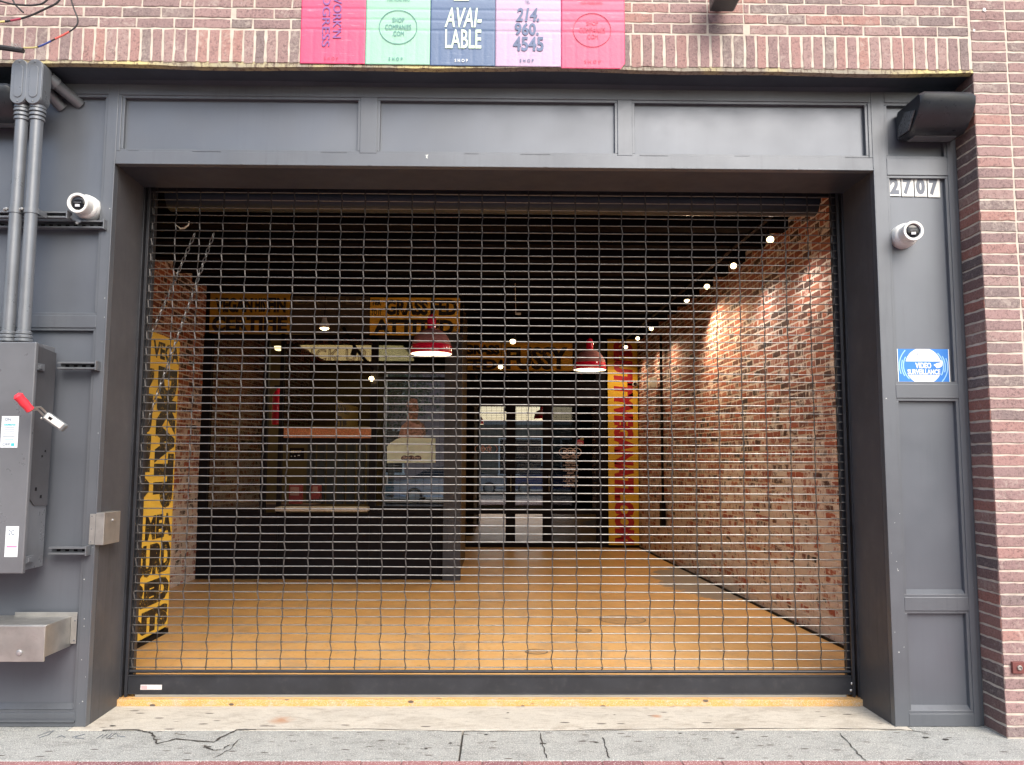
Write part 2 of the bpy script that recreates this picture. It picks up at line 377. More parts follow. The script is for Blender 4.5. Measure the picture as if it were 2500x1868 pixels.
# threshold and front concrete strips with cracks
thr = MB()
xl, xr = -5.5, 5.5
thr.box(-2.45, 2.45, -.055, .405, -.15, .0)
ap = thr.build('threshold_slab', CONC, kind='structure', bevel=.004)
note(ap)
mb = MB()
segs = [(-5.5, -3.05), (-3.046, -.178), (-.168, 3.6), (3.608, 5.5)]
for a, b in segs: mb.box(a, b, -.538, -.06, -.15, -.001)
ks = mb.build('concrete_strip', CONC2, kind='structure', bevel=.005); note(ks)
MB().box(-5.5, -2.455, -.055, .02, -.15, -.002).build('concrete_edge', CONC2, kind='structure')
MB().box(2.455, 5.5, -.055, .02, -.15, -.002).build('concrete_edge', CONC2, kind='structure')
MB().box(-40, 40, -.539, .4, -.2, -.03).build('joint_bed', pm('dark_joint', (.12,.11,.10), .95), kind='structure')
def crack(pts, wd, parent, name='crack'):
    P = [G(x, y, .0025) for x, y in pts]; Q = []
    for i in range(len(P)-1):
        for t in range(5): Q.append(P[i].lerp(P[i+1], t/5) + Vector((random.uniform(-.006,.006), random.uniform(-.005,.005), 0)))
    Q.append(P[-1]); L = []; Rr = []
    for i, q in enumerate(Q):
        t = (Q[min(i+1, len(Q)-1)] - Q[max(i-1, 0)]).normalized(); s = Vector((-t.y, t.x, 0)); ww = wd*random.uniform(.5, 2.2)
        L.append(q + s*ww); Rr.append(q - s*ww)
    n = len(Q); m_ = MB(); m_.add(L + Rr, [(i, i+1, n+i+1, n+i) for i in range(n-1)])
    o = m_.build(name, CRACKM, parent); return o
CRACKM = pm('crack_dirt', (.05,.045,.04), .95, 0, .3, 30, 0)
crack([(248,1783),(330,1781),(350,1785),(372,1789),(378,1805),(385,1815),(430,1804),(520,1812),(545,1797),(580,1781),(625,1781)], .0045, ap)
crack([(625,1781),(900,1779),(1110,1785),(1300,1784),(1500,1781),(1700,1779),(1900,1778),(2060,1779),(2200,1781),(2260,1788)], .0022, ap)
crack([(500,1821),(520,1832),(545,1828),(560,1818)], .003, ks)
crack([(590,1800),(560,1830),(520,1850)], .002, ks)
crack([(1320,1790),(1325,1820),(1335,1850)], .0018, ks)
crack([(2050,1790),(2070,1812),(2095,1840),(2115,1858)], .002, ks)
crack([(1472,1800),(1480,1825),(1488,1850)], .0018, ks)
bits = MB()
for (x, y, r) in [(1187,1793,.012),(1325,1815,.02),(1100,1814,.012),(1040,1828,.010),(1455,1812,.014),(975,1817,.008),(505,1823,.022),(1030,1828,.008),(760,1818,.006),(2310,1805,.02),(2260,1800,.02),(430,1790,.01),(1240,1740,.01),(1500,1745,.008),(275,1772,.018),(1660,1790,.012),(1800,1800,.014)]:
    c = G(x, y, .003); n = 9
    bits.add([c + Vector((math.cos(k*6.283/n)*r*random.uniform(.7,1.3), math.sin(k*6.283/n)*r*.6*random.uniform(.6,1.3), 0)) for k in range(n)], [tuple(range(n))])
bits.build('dark_spot', CRACKM, ks)
# chalk-like scrawl
scr = MB()
for pts in [[(92,1797),(112,1789),(131,1784),(120,1793),(96,1801)],[(140,1800),(150,1796),(160,1800)],[(176,1800),(200,1794),(208,1792),(190,1797),(182,1802),(205,1803)],[(236,1803),(252,1793),(248,1803),(262,1792),(258,1803),(275,1790)],[(265,1803),(284,1789),(288,1797),(305,1799)]]:
    scr.tube([G(x, y, .002) for x, y in pts], .0022, 5)
scr.build('scrawl', pm('scrawl_ink', (.16,.18,.2), .8), ks)

# interior floor: slab edge painted yellow, floor painted orange and sloping away
def slab(name, m, y0, y1, zoff0, zoff1, bottom=-.4, kind='structure'):
    pts = [(-4.6, y0), (3.4, y0), (3.4, y1), (-4.6, y1)]
    V = [(x, y, (fz(y) if y > .45 else .04)) for x, y in pts]; B = [(x, y, bottom) for x, y in pts]
    return MB().add(V + B, [(0,1,2,3),(7,6,5,4),(0,4,5,1),(1,5,6,2),(2,6,7,3),(3,7,4,0)]).build(name, m, kind=kind)
MB().box(-2.45, 2.45, .408, .4495, -.15, .039).build('threshold_edge', EDGE, kind='structure', bevel=.006)
fl = slab('shop_floor', FLOOR, .45, 16, 0, 0); note(fl)
# round floor plates
def floor_ring(px, py, r, label):
    c0 = G(px, py, -.03); z = fz(c0.y); c = G(px, py, z); z = fz(c.y)
    t = thing('floor_cover', label, 'floor cover', (c.x, c.y, z), 'round floor covers')
    n = 44; z1 = z + .0045; CIR = [(math.cos(k*6.2832/n), math.sin(k*6.2832/n)) for k in range(n)]
    MB().add([(c.x+a*(r+.014), c.y+b*(r+.014), z1) for a, b in CIR] + [(c.x+a*r, c.y+b*r, z1) for a, b in CIR], [(k, (k+1)%n, n+(k+1)%n, n+k) for k in range(n)]).build('rim', pm('cover_rim', (.20,.15,.11), .5, .3), t)
    MB().add([(c.x+a*(r-.001), c.y+b*(r-.001), z1-.001) for a, b in CIR], [tuple(range(n))]).build('lid', pm('scuffed_lid', (.50,.30,.13), .45, .1, .3, 14, .3, 60, .6, (.3,.27,.25)), t)
floor_ring(1520, 1514, .215, 'largest round cover let into the orange floor, nearer the right wall')
floor_ring(1424, 1541, .065, 'small round floor cover just left of the largest one')
floor_ring(1310, 1593, .08, 'round floor cover nearest the grille, grey and scratched')

# ================================================================= BRICK FACADE
fac = thing('brick_facade', 'reddish brown brick facade with cream mortar above and right of the grey shopfront', 'brick wall', (0, YB, 3.94))
SOLZ0, SOLZ1 = 3.948, 4.160
N_ = (0,-1,0)
mb = MB(); rects = []
colx = [(F(473,40,YB).x, F(565,40,YB).x), (F(1727,40,YB).x, F(1815,40,YB).x)]
XP = 2.916                                       # left edge of the pier in front elevation
edges = [-5.2] + [v for c in colx for v in c] + [XP-.012]
for i in range(len(edges)-1):
    a, b = edges[i], edges[i+1]
    if i in (1, 3): rects += running(a+.005, b-.005, SOLZ1, SOLZ1+1.0, L=b-a+.1, half=False)
    else: rects += running(a+.005, b-.005, SOLZ1, SOLZ1+1.0, off=.05*i, ljit=.006)
brick_mesh(mb, None, rects, (0,YB,0), XA, ZA, N_)
mb.build('brickwork', BRICK, fac)
mb = MB(); rects = []; x = -5.2
while x < XP - .02:
    wd = .0692*random.uniform(.96, 1.04); rects.append((x+random.uniform(.006,.011), min(x+wd-random.uniform(.004,.008), XP-.008), SOLZ0+random.uniform(-.003,.003), SOLZ1-.008)); x += wd
brick_mesh(mb, None, rects, (0,YB,0), XA, ZA, N_)
mb.build('soldier_course', BRICK, fac)
# pier on the right: front, and the darker return beside the metal frame
mb = MB(); rects = []; n = 78; C = .0667
for r in range(n):
    z0 = .0 + r*C; j = .0065
    rects.append((XP+.0, XP+.216-j, z0+j*.85, z0+C-j*.85)); rects.append((XP+.216+j, XP+.448-j, z0+j, z0+C-j))
    rects.append((XP+.448+j, XP+.69-j, z0+j, z0+C-j)); rects.append((XP+.69+j, XP+.92-j, z0+j, z0+C-j))
brick_mesh(mb, None, rects, (0,YB,0), XA, ZA, N_)
mb.build('pier', BRICK, fac)
mb = MB(); rects = []
for r in range(59):
    z0 = r*C; rects.append((0.002, .215, z0+.0065, z0+C-.0065))
brick_mesh(mb, None, rects, (XP, YB, 0), (0,1,0), ZA, (-1,0,0), proud=.004)
mb.build('pier_return', RETB, fac)
mb = MB()
mb.box(-5.2, XP, YB+.001, .35, 3.955, 5.3).box(XP+.001, 4.2, YB+.001, .35, -.1, 5.3)
mb.build('mortar', MORTAR, fac)
# caulked, flaking strip hanging under the soldiers and dark steel lintel behind it
mb = MB(); n = 150; V = []
pts = []
for i in range(n+1):
    x = -5.2 + (XP+5.2)*i/n
    wob = .006*math.sin(x*1.9+1)+.004*math.sin(x*4.7)+random.uniform(-.0015,.0015)
    pts.append((x, wob))
top = [(x, YB+.004, 3.958) for x, q in pts]; bot = [(x, YB-.004+random.uniform(-.002,.002), 3.925+q) for x, q in pts]; bk = [(x, YB+.03, 3.918+q) for x, q in pts]
mb.add(top + bot + bk, [(i, i+1, n+2+i, n+1+i) for i in range(n)] + [(n+1+i, n+2+i, 2*n+3+i, 2*n+2+i) for i in range(n)])
def flake():
    m, nt, b = newmat('flaking_sealant'); vec = coords(nt)
    c = ramp(nt, noise(nt, vec, 2.0, 3), [(.45, (.27,.24,.19)), (.60, (.50,.43,.20))])
    c = mix(nt, ramp(nt, noise(nt, coords(nt, (1,1,.3)), 45, 6, .75), [(.5, 0), (.6, .85)]), c, (.12,.08,.06))
    nt.links.new(c, b.inputs['Base Color']); b.inputs['Roughness'].default_value = .8; bumpn(nt, b, noise(nt, vec, 60, 5), .6, .004); return m
mb.build('sealant_strip', flake(), fac)

# ================================================================= METAL SHOPFRONT SURROUND
fr = thing('shopfront_surround', 'grey painted steel shopfront frame with recessed panels round the grille', 'shopfront', (0, 0, 0))
OP = 2.375; OH = 3.384
lin = MB(); n = 60
LV = []
for i in range(n+1):
    x = -5.2 + (XP+5.2)*i/n; LV.append((x, YB+.028, 3.93+.004*math.sin(x*2))); 
for i in range(n+1):
    x = -5.2 + (XP+5.2)*i/n; LV.append((x, -.03, 3.915+.003*math.sin(x*3)))
for i in range(n+1):
    x = -5.2 + (XP+5.2)*i/n; LV.append((x, .0, 3.90))
lin.add(LV, [(i, i+1, n+2+i, n+1+i) for i in range(n)] + [(n+1+i, n+2+i, 2*n+3+i, 2*n+2+i) for i in range(n)])
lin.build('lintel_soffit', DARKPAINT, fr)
frame = MB(); beads = MB(); panels = []
ZP1, ZP0 = 3.832, 3.468                          # header panel openings
cells = []                                       # (x0,x1,z0,z1)
hx = [(-2.352,-.858), (-.752,.762), (.855,2.354)]
for a, b in hx: cells.append((a, b, ZP0, ZP1))
cells.append((2.462, 2.850, ZP0, ZP1))
pil = [(2.034, 3.358), (.750, 1.948), (.074, .670)]
for z0, z1 in pil: cells.append((2.462, 2.850, z0, z1))
lx0, lx1 = -3.9, -2.440
cells_l = [(lx0, lx1, 2.428, 3.835), (lx0, lx1, .080, 2.352)]
def fbox(x0, x1, z0, z1): frame.box(x0, x1, 0, .05, z0, z1)
# header rails and stiles
fbox(-2.375, 2.375, OH, ZP0); fbox(-2.375, 2.375, ZP1, 3.905)
for a, b in ((-2.375,-2.352), (-.858,-.752), (.762,.855), (2.354,2.375)): fbox(a, b, ZP0, ZP1)
# left post and right pilaster posts
fbox(-2.440, -2.375, 0, 3.905)
fbox(2.375, 2.462, 0, 3.905); fbox(2.850, 2.885, 0, 3.905)
for z0, z1 in ((0, .074), (.670, .750), (1.948, 2.034), (3.358, ZP0), (ZP1, 3.905)): fbox(2.462, 2.850, z0, z1)
for z0, z1 in ((0, .080), (2.352, 2.428), (3.835, 3.905)): fbox(lx0, -2.440, z0, z1)
frame.box(2.885, 2.915, .012, .06, 0, 3.905)
fo = frame.build('frame', PAINT, fr, bevel=.0025)
for (x0, x1, z0, z1) in cells + cells_l:
    b = .017; d0, d1 = .007, .045
    beads.box(x0-.004, x1+.004, d0, d1, z1-b, z1+.004).box(x0-.004, x1+.004, d0, d1, z0-.004, z0+b)
    beads.box(x0-.004, x0+b, d0, d1, z0+b, z1-b).box(x1-b, x1+.004, d0, d1, z0+b, z1-b)
beads.build('bead', PAINT, fr, bevel=.002)
# sloping sills of pilaster panels
for z0 in (.750, .074): MB().prism([(2.479, .008, z0+.017), (2.833, .008, z0+.017), (2.833, .034, z0+.042), (2.479, .034, z0+.042)], (0, .004, -.004)).build('sill', PAINT, fr)
MB().prism([(lx0, .002, .098), (lx1-.018, .002, .098), (lx1-.018, .034, .128), (lx0, .034, .128)], (0, .004, -.004)).build('sill', PAINT, fr)
MB().prism([(lx0, -.001, .022), (lx1, -.001, .022), (lx1, -.014, .030), (lx0, -.014, .030)], (0, .0, .012)).build('foot_moulding', PAINT, fr)
# raised lip along the foot of the header rail, weld beads
lip = MB().box(-2.375, 2.375, -.006, .001, OH, OH+.010).box(-2.384, -2.375, -.005, .001, .0, OH+.02).box(2.375, 2.384, -.005, .001, 0, OH+.02)
lip.build('edge_lip', PAINT, fr, bevel=.002)
for x in [-2.3, -1.9, -1.1, -.2, .15, .9, 1.5, 2.2]:
    MB().box(x, x+random.uniform(.06,.2), -.003, .001, OH+.086+random.uniform(-.002,.002), OH+.089).build('weld_bead', PAINT, fr, bevel=.001)
for x in [-1.6, -.8, .3, 1.1, 1.9]: MB().box(x, x+.02, -.0085, -.005, OH+.001, OH+.011).build('weld_bead', PAINT, fr, bevel=.001)
for (x0, x1, z0, z1) in cells + cells_l:
    n = 8; V = []; Fc = []
    amp = .0025 if x1-x0 > 1 else .0012
    for j in range(n+1):
        for i in range(n+1):
            u, v = i/n, j/n; d = amp*math.sin(u*3.1+x0*2)*math.sin(v*3.14)*math.cos(u*5+z0)
            V.append((x0+(x1-x0)*u, .036+d, z0+(z1-z0)*v))
    for j in range(n):
        for i in range(n): Fc.append((j*(n+1)+i, j*(n+1)+i+1, (j+1)*(n+1)+i+1, (j+1)*(n+1)+i))
    MB().add(V, Fc).build('panel', PAINT_P, fr, smooth=True)
# jambs and soffit of the opening (slightly skewed like the building)
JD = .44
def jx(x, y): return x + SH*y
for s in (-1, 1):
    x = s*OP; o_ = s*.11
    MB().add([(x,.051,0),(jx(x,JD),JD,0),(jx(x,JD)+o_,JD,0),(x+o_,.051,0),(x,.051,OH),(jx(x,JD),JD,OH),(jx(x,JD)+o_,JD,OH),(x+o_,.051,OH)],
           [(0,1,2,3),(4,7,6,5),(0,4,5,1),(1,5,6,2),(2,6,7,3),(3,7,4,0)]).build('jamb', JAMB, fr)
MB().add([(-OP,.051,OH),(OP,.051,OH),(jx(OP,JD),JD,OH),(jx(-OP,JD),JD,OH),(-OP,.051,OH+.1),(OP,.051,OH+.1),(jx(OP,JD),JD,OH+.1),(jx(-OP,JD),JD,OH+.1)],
         [(3,2,1,0),(4,5,6,7),(0,1,5,4),(1,2,6,5),(2,3,7,6),(3,0,4,7)]).build('soffit', pm('shaded_soffit_paint', (.045,.052,.068), .5, .1, .16, 2.0, .12, 120, streak=.2, spec=.3), fr)  # same paint, darker and bluer to carry the shade under the header
# wall mass behind the metal so no light leaks
MB().box(-5.2, -2.49, .06, .44, -.1, 3.95).box(2.49, 4.2, .36, .44, -.1, 3.95).box(-5.2, 4.2, .36, .44, 3.50, 5.3).box(2.49, 2.92, .06, .36, -.1, 3.95).box(-2.49, 2.49, .06, .36, 3.49, 3.95).build('backing', BLACK, fr)
# paint chips
CHM = pm('pale_primer', (.6,.62,.6), .7); ch = MB()
for k in range(60):
    x = random.choice([random.uniform(-2.43,-2.38), random.uniform(2.38,2.46), random.uniform(2.47,2.9), random.uniform(-3,-2.45)]); z = random.uniform(.05, 1.2) if random.random() < .8 else random.uniform(1.2, 3.3)
    if 2.375 < x < 2.462 or 2.85 < x or -2.44 < x < -2.37: y = -.0006
    elif random.random() < .5: continue
    else: continue
    r = random.uniform(.001, .0035); MB().add([(x+math.cos(a)*r*random.uniform(.6,1.3), y, z+math.sin(a)*r*random.uniform(.6,1.5)) for a in [i*1.05 for i in range(6)]], [tuple(range(6))]).build('paint_chip', CHM, fr)
pc = F(1042, 383, 0)
ch.add([pc+Vector(q)*.9 for q in [(-.014,-.001,.012),(.012,-.001,.016),(.004,-.001,.004),(.006,-.001,-.014),(-.006,-.001,-.006),(-.004,-.001,.008)]], [tuple(range(6))])
ch.build('paint_chip', CHM, fr)

# ================================================================= ROLLING GRILLE
gr = thing('security_grille', 'closed rolling security grille of thin steel rods and links across the shop opening', 'security grille', (0, .48, .05))
GY = .48; dz = .05333
zs = [.221 + dz*i for i in range(60)]
for i, z in enumerate(zs):
    sag = random.uniform(-.0024, .0024); rr = .0037
    pts = [(-2.37 + 4.715*k/14, GY, z + sag*math.sin(k*.7+i) + random.uniform(-.0004,.0004)) for k in range(15)]
    MB().tube(pts, rr, 8).build('rod', ROD, gr, smooth=True)
xs = [-2.334 + (2.292+2.334)/29*i for i in range(30)]
for i, x in enumerate(xs):
    m_ = MB(); ph = random.uniform(0, 6)
    prev = Vector((x, GY, .196))
    for k, z in enumerate(zs + [3.45]):
        kink = (.0035 if z < 1.0 else .0015)*math.sin(k*1.7 + ph) + .002*math.sin(k*.35+ph) + random.uniform(-.0018,.0018)
        nx = Vector((x + kink, GY, z))
        sgn = 1 if k % 2 else -1
        a = prev + Vector((.0022*sgn, -.004, .004)); b = nx + Vector((-.0022*sgn, -.004, -.004))
        d = (b-a)*.5; c = (a+b)*.5
        m_.obox(c, Vector((.0032, 0, 0)) + Vector((0,.0012*sgn,0)), Vector((0, .0012, 0)), d)
        if k < len(zs): m_.tube([nx-Vector((.0075,0,0)), nx-Vector((.003,0,0)), nx+Vector((.003,0,0)), nx+Vector((.0075,0,0))], [.0044,.0052,.0052,.0044], 6)
        prev = nx
    m_.build('link_column', LINKM, gr)
for s in (-1, 1):
    x = s*(OP+.004) + SH*.46; g_ = MB()
    g_.box(x - s*.0, x - s*.014, .441, .545, .045, 3.42)             # back web
    g_.box(x - s*.015, x - s*.058, .500, .545, .045, 3.42)           # inner leg behind curtain
    g_.box(x - s*.030, x - s*.048, .445, .463, .045, 3.42)
    g_.build('guide_rail', NAVY, gr, bevel=.002)
bx0, bx1 = -2.345, 2.333
bb = MB().box(bx0, bx1, .462, .470, .056, .168).box(bx0, bx1, .4705, .500, .166, .172).box(bx0, bx1, .455, .4695, .1685, .177)
bb.box(bx0, bx1, .458, .4615, .057, .063)
bo = bb.build('bottom_bar', NAVY, gr, bevel=.002); note(bo)
MB().tube([(bx0, GY, .196), (bx1, GY, .196)], .010, 10).build('bottom_rod', NAVY, gr, smooth=True)
MB().box(bx0+.05, bx1-.05, .459, .498, .0405, .0555).build('seal_strip', pm('grey_rubber_seal', (.25,.25,.23), .6), gr)
a = F(343.5, 1672, .461); b = F(395, 1684, .461)
st = MB().box(a.x, b.x, .4595, .4618, b.z, a.z).build('sticker', pm('worn_label', (.62,.60,.60), .5, 0, .2, 60), bo)
a = F(345, 1674, .459); b = F(359, 1683, .459)
MB().box(a.x, b.x, .4588, .4594, b.z, a.z).build('sticker_patch', pm('worn_label_pink', (.55,.38,.40), .5), bo)
sm = MB()
for (x, y) in ((2080,1669),(2078,1686)):
    c = F(x, y, .46); sm.lathe(c, (0,-1,0), [(-.002,.009),(.003,.009),(.005,.006),(.006,0.0005)], 12)
sm.build('bolt', GALV, gr, smooth=True)
# hood and barrel above
bar = MB().cyl((-2.32, .72, 3.42), (2.28, .72, 3.42), .11, 32); bar.build('barrel', pm('barrel_paint', (.012,.02,.034), .4, .2, .2, 4, .1, 80), gr, smooth=True)
MB().box(-2.45, 2.42, .56, .58, 3.40, 3.95).build('hood_plate', NAVY, gr)

# ================================================================= WALL FIXTURES, RIGHT
# house number tiles
hn = thing('house_number', 'four white number tiles reading 2707 near the top of the right pilaster', 'house number', F(2229, 455, .03))
DIG = pm('number_ink', (.13,.15,.19), .4)
tx = [(2168,2199,430,479),(2199.5,2231,430,480),(2231.5,2263,430,480.5),(2263.5,2295,431,482)]
for ch_, (x0, x1, y0, y1) in zip('2707', tx):
    a = F(x0, y0, .03); b = F(x1+.3, y1, .03)
    t_ = MB().box(a.x, b.x, .0275, .031, b.z, a.z).build('number_tile', WHITEP, hn, bevel=.001); note(t_)
    ftext(ch_, 'digit', DIG, t_, (x0+x1)/2, (y0+y1)/2, 22, 40, .0274, bold=.06)
# surveillance notice
vs = thing('surveillance_sign', 'blue and white sign reading VIDEO SURVEILLANCE, low on the upper pilaster panel', 'sign', F(2255, 893, .03))
BLUE = pm('sign_blue', (.03,.20,.62), .35, 0, .05, 4, 0); SW = pm('sign_white', (.82,.84,.82), .35, 0, .02, 4, 0); SG = pm('sign_grey', (.35,.40,.48), .5, 0, 0, 4, 0)
LBL = pm('sign_lightblue', (.35,.62,.85), .4, 0, 0, 4, 0)
a = F(2189, 852, .03); b = F(2319, 936, .03)
x0, x1, z0, z1 = a.x, b.x, b.z, a.z
MB().box(x0, x1, .0265, .031, z0, z1).build('plate', BLUE, vs)
cx, cz, W_, H_ = (x0+x1)/2, (z0+z1)/2, x1-x0, z1-z0; R_ = W_*.352
def capsector(zlo, zhi, R=R_, y=.0262):
    pts = []
    k = 14
    for i in range(k+1):
        z = zlo + (zhi-zlo)*i/k; pts.append((cx - math.sqrt(max(0, R*R-(z-cz)**2)), y, z))
    for i in range(k, -1, -1):
        z = zlo + (zhi-zlo)*i/k; pts.append((cx + math.sqrt(max(0, R*R-(z-cz)**2)), y, z))
    return pts
MB().prism(capsector(cz+H_*.135, z1-.0005), (0, .0003, 0)).prism(capsector(z0+.0005, cz-H_*.26), (0, .0003, 0)).build('white_field', SW, vs)
MB().box(x0-.0005, x0+.004, .026, .0262, z0, z1).box(x1-.004, x1+.0005, .026, .0262, z0, z1).build('border', SW, vs)
for s in (-1, 1):
    for rr, a0, a1 in ((R_*1.30, -.35, .75), (R_*1.17, -.5, .30), (R_*1.07, -.75, .5)):
        if s > 0: a0, a1 = -a1, -a0
        arcs = MB(); n = 14; L = []; Q = []
        for i in range(n+1):
            t = a0 + (a1-a0)*i/n; L.append((cx + s*math.cos(t)*rr, .0262, cz + math.sin(t)*rr*.95)); Q.append((cx + s*math.cos(t)*(rr+.006), .0262, cz + math.sin(t)*(rr+.006)*.95))
        arcs.add(L + Q, [(i, i+1, n+2+i, n+1+i) for i in range(n)]); arcs.build('arc', LBL, vs)
TY = .0258
ftext('VIDEO', 'lettering', SW, vs, 2254, 892.5, 39, 14, TY, bold=.035)
ftext('SURVEILLANCE', 'lettering', SW, vs, 2255.5, 908, 80, 12.5, TY, bold=.03)
ftext('THIS AREA IS PROTECTED BY', 'lettering', SG, vs, 2254, 878.5, 80, 4.4, TY)
ftext('C', 'lettering', SG, vs, 2245, 864, 13, 14, TY)
cl_ = MB()
for (pa, pb, py) in ((2248,2270,864.5),(2256,2269,867.5),(2224,2285,920.5),(2226,2286,925),(2231,2279,929)):
    A = F(pa, py-.5, TY); B = F(pb, py+.5, TY); cl_.box(A.x, B.x, TY, TY+.0003, B.z, A.z)
cl_.build('small_print', pm('small_print', (.55,.6,.6), .6), vs)
cm = [F(x, y, TY) for x, y in ((2279,891),(2287,887),(2296,885),(2297,879),(2301,883),(2301,892),(2298,896),(2293,898),(2287,899),(2284,895))]
MB().prism(cm, (0, .0003, 0)).build('camera_symbol', SW, vs)

# turret security cameras
def turret(basepx, basepy, lookpx, lookpy, label, r=.076):
    c = F(basepx, basepy, .036); t = thing('security_camera', label, 'security camera', c, 'white turret cameras on the grey frame')
    c = Vector((c.x, 0.036, c.z))
    MB().lathe(c, (0,-1,0), [(0, r), (.045, r), (.052, r*.98), (.054, r*.90), (.056, r*.9), (.058, r*.98), (.068, r*.97), (.078, r*.85), (.080, 0.001)], 40).build('base', WHITEP, t, smooth=True)
    m_ = MB()
    for k in range(4):
        a_ = .7 + k*1.571; m_.lathe(c + Vector((math.cos(a_)*r*.85, -.0765, math.sin(a_)*r*.85)), (0,-1,0), [(0,.003),(.0012,.003),(.0013,.0002)], 8)
    m_.build('screw', STEEL, t)
    L = F(lookpx, lookpy, -.135); h0 = c + Vector((0,-.075,0)); ax = (L - h0).normalized(); ln = (L-h0).length
    MB().lathe(h0 - ax*.01, ax, [(0, r*.80), (ln*.35, r*.80), (ln*.7, r*.78), (ln*.9, r*.80), (ln+.006, r*.80), (ln+.010, r*.77), (ln+.009, r*.60), (ln-.004, r*.55)], 40).build('turret_head', WHITEP, t, smooth=True)
    f = MB().lathe(h0 - ax*.01, ax, [(ln-.004, r*.56), (ln-.002, r*.50), (ln+.001, r*.3), (ln+.002, .0005)], 32).build('lens_cover', BLACKGL, t, smooth=True); note(f)
    sidev = ax.cross(ZA).normalized(); up = sidev.cross(ax).normalized()
    if up.z < 0: up = -up
    p0 = h0 + ax*(ln-.005)
    MB().obox(p0 - up*r*.20, sidev*r*.17, ax*.003, up*r*.10).build('infrared_window', pm('ir_window', (.6,.62,.65), .3), f)
    MB().obox(p0 + up*r*.05, sidev*r*.28, ax*.0025, up*r*.02).build('lens_bar', pm('lens_bar', (.2,.21,.23), .3), f)
turret(2201, 580, 2231, 563, 'white turret camera on the right pilaster under the number tiles')
turret(221, 512, 188, 495, 'white turret camera on the left bay above the steel channel')

# wall pack lamp (right) : curved black hood
LAMPM = pm('lamp_housing', (.02,.024,.03), .33, 0, .25, 9, .15, 120, .3, (.07,.06,.055))
def wallpack(xr0, xr1, ztop, zbot, depth, label, y0=.03):
    t = thing('wall_lamp', label, 'wall lamp', ((xr0+xr1)/2, y0, zbot), 'black wall lamps on the metal frame')
    H = ztop-zbot
    prof = [(0, zbot+.02), (0, ztop-.03), (-.02, ztop), (-depth+.02, ztop), (-depth, ztop-.02), (-depth+.004, ztop-H*.32), (-depth*.86, ztop-H*.62), (-depth*.68, ztop-H*.86), (-depth*.52, zbot), (-.06, zbot)]
    prof = [(y0+a, z) for a, z in prof]; n = len(prof)
    ins = .03; cy = sum(p[0] for p in prof)/n; cz = sum(p[1] for p in prof)/n
    V = []
    for x, k in ((xr0, .90), (xr0+ins, 1), (xr1-ins, 1), (xr1, .90)):
        for (y, z) in prof: V.append((x, cy+(y-cy)*k, cz+(z-cz)*k))
    Fc = [tuple(range(n))[::-1], tuple(range(3*n, 4*n))]
    for q in range(3):
        for i in range(n): j = (i+1) % n; Fc.append((q*n+i, q*n+j, (q+1)*n+j, (q+1)*n+i))
    MB().add(V, Fc).build('housing', LAMPM, t, bevel=.006, seg=3, smooth=True)
    e = MB().prism([(xr0-.002, y0-depth*.15, zbot+.03), (xr0-.002, y0-depth*.55, zbot+.02), (xr0-.002, y0-depth*.80, zbot+H*.55), (xr0-.002, y0-depth*.45, zbot+H*.72), (xr0-.002, y0-depth*.2, zbot+H*.45)], (-.010, 0, 0))
    e.build('broken_end_cover', pm('lamp_cover', (.10,.11,.12), .3, .2, .3, 30, .4, 60), t, bevel=.003)
    lens = MB().box(xr0+.04, xr1-.04, y0-depth*.48, y0-.07, zbot-.006, zbot+.004); lens.build('lens', pm('lamp_lens', (.12,.13,.14), .15), t, bevel=.002)
    MB().box((xr0+xr1)/2-.06, (xr0+xr1)/2+.06, y0-.01, y0+.012, zbot+.03, ztop-.05).build('back_plate', LAMPM, t)
    return t
pa = F(2262, 250, -.30); pb = F(2388, 250, -.30)
wallpack(pa.x-.03, pb.x, 3.775, 3.565, .33, 'black curved wall lamp with broken left end cover beside the brick pier')
pa = F(38, 232, -.20)
wallpack(pa.x-.45, pa.x-.02, 3.80, 3.60, .26, 'black wall lamp at the left picture edge behind the conduits')

# black box fitting under the top edge
a = F(1740, -60, -.40); b = F(1803, 8, -.40)
t = thing('flood_lamp', 'black box lamp hanging at the very top of the brick facade', 'flood lamp', ((a.x+b.x)/2, -.3, b.z))
MB().box(a.x, b.x, -.46, -.30, b.z, b.z+.16).build('housing', LAMPM, t, bevel=.012)
MB().box((a.x+b.x)/2-.02, (a.x+b.x)/2+.02, -.30, YB-.004, b.z+.06, b.z+.10).build('arm', LAMPM, t)
# little junction stub on the pier
c = F(2485, 1630, YB-.012)
t = thing('wall_socket', 'small dark red box with a metal stub low on the brick pier', 'wall box', c)
MB().box(c.x-.035, c.x+.035, YB-.022, YB-.004, c.z-.032, c.z+.034).build('plate', pm('maroon_box', (.16,.05,.045), .6), t, bevel=.003)
MB().lathe((c.x+.002, YB-.022, c.z+.002), (0,-1,0), [(0,.014),(.008,.014),(.009,.009),(.004,.009),(.004,.0005)], 12).build('stub', STEEL, t)
for (x, y, r) in ((2404,24,.011),(2378,74,.007),(2402,972,.010),(2401,992,.012),(2409,1029,.006)):
    Y = YB-.009 if x < 2380 or y < 100 else -.10
    if y > 500: continue
    c = F(x, y, Y); MB().add([c + Vector((math.cos(k)*r*random.uniform(.6,1.3), 0, math.sin(k)*r*random.uniform(.6,1.3))) for k in [i*.9 for i in range(7)]], [tuple(range(7))]).build('paint_splash', SW, fac)

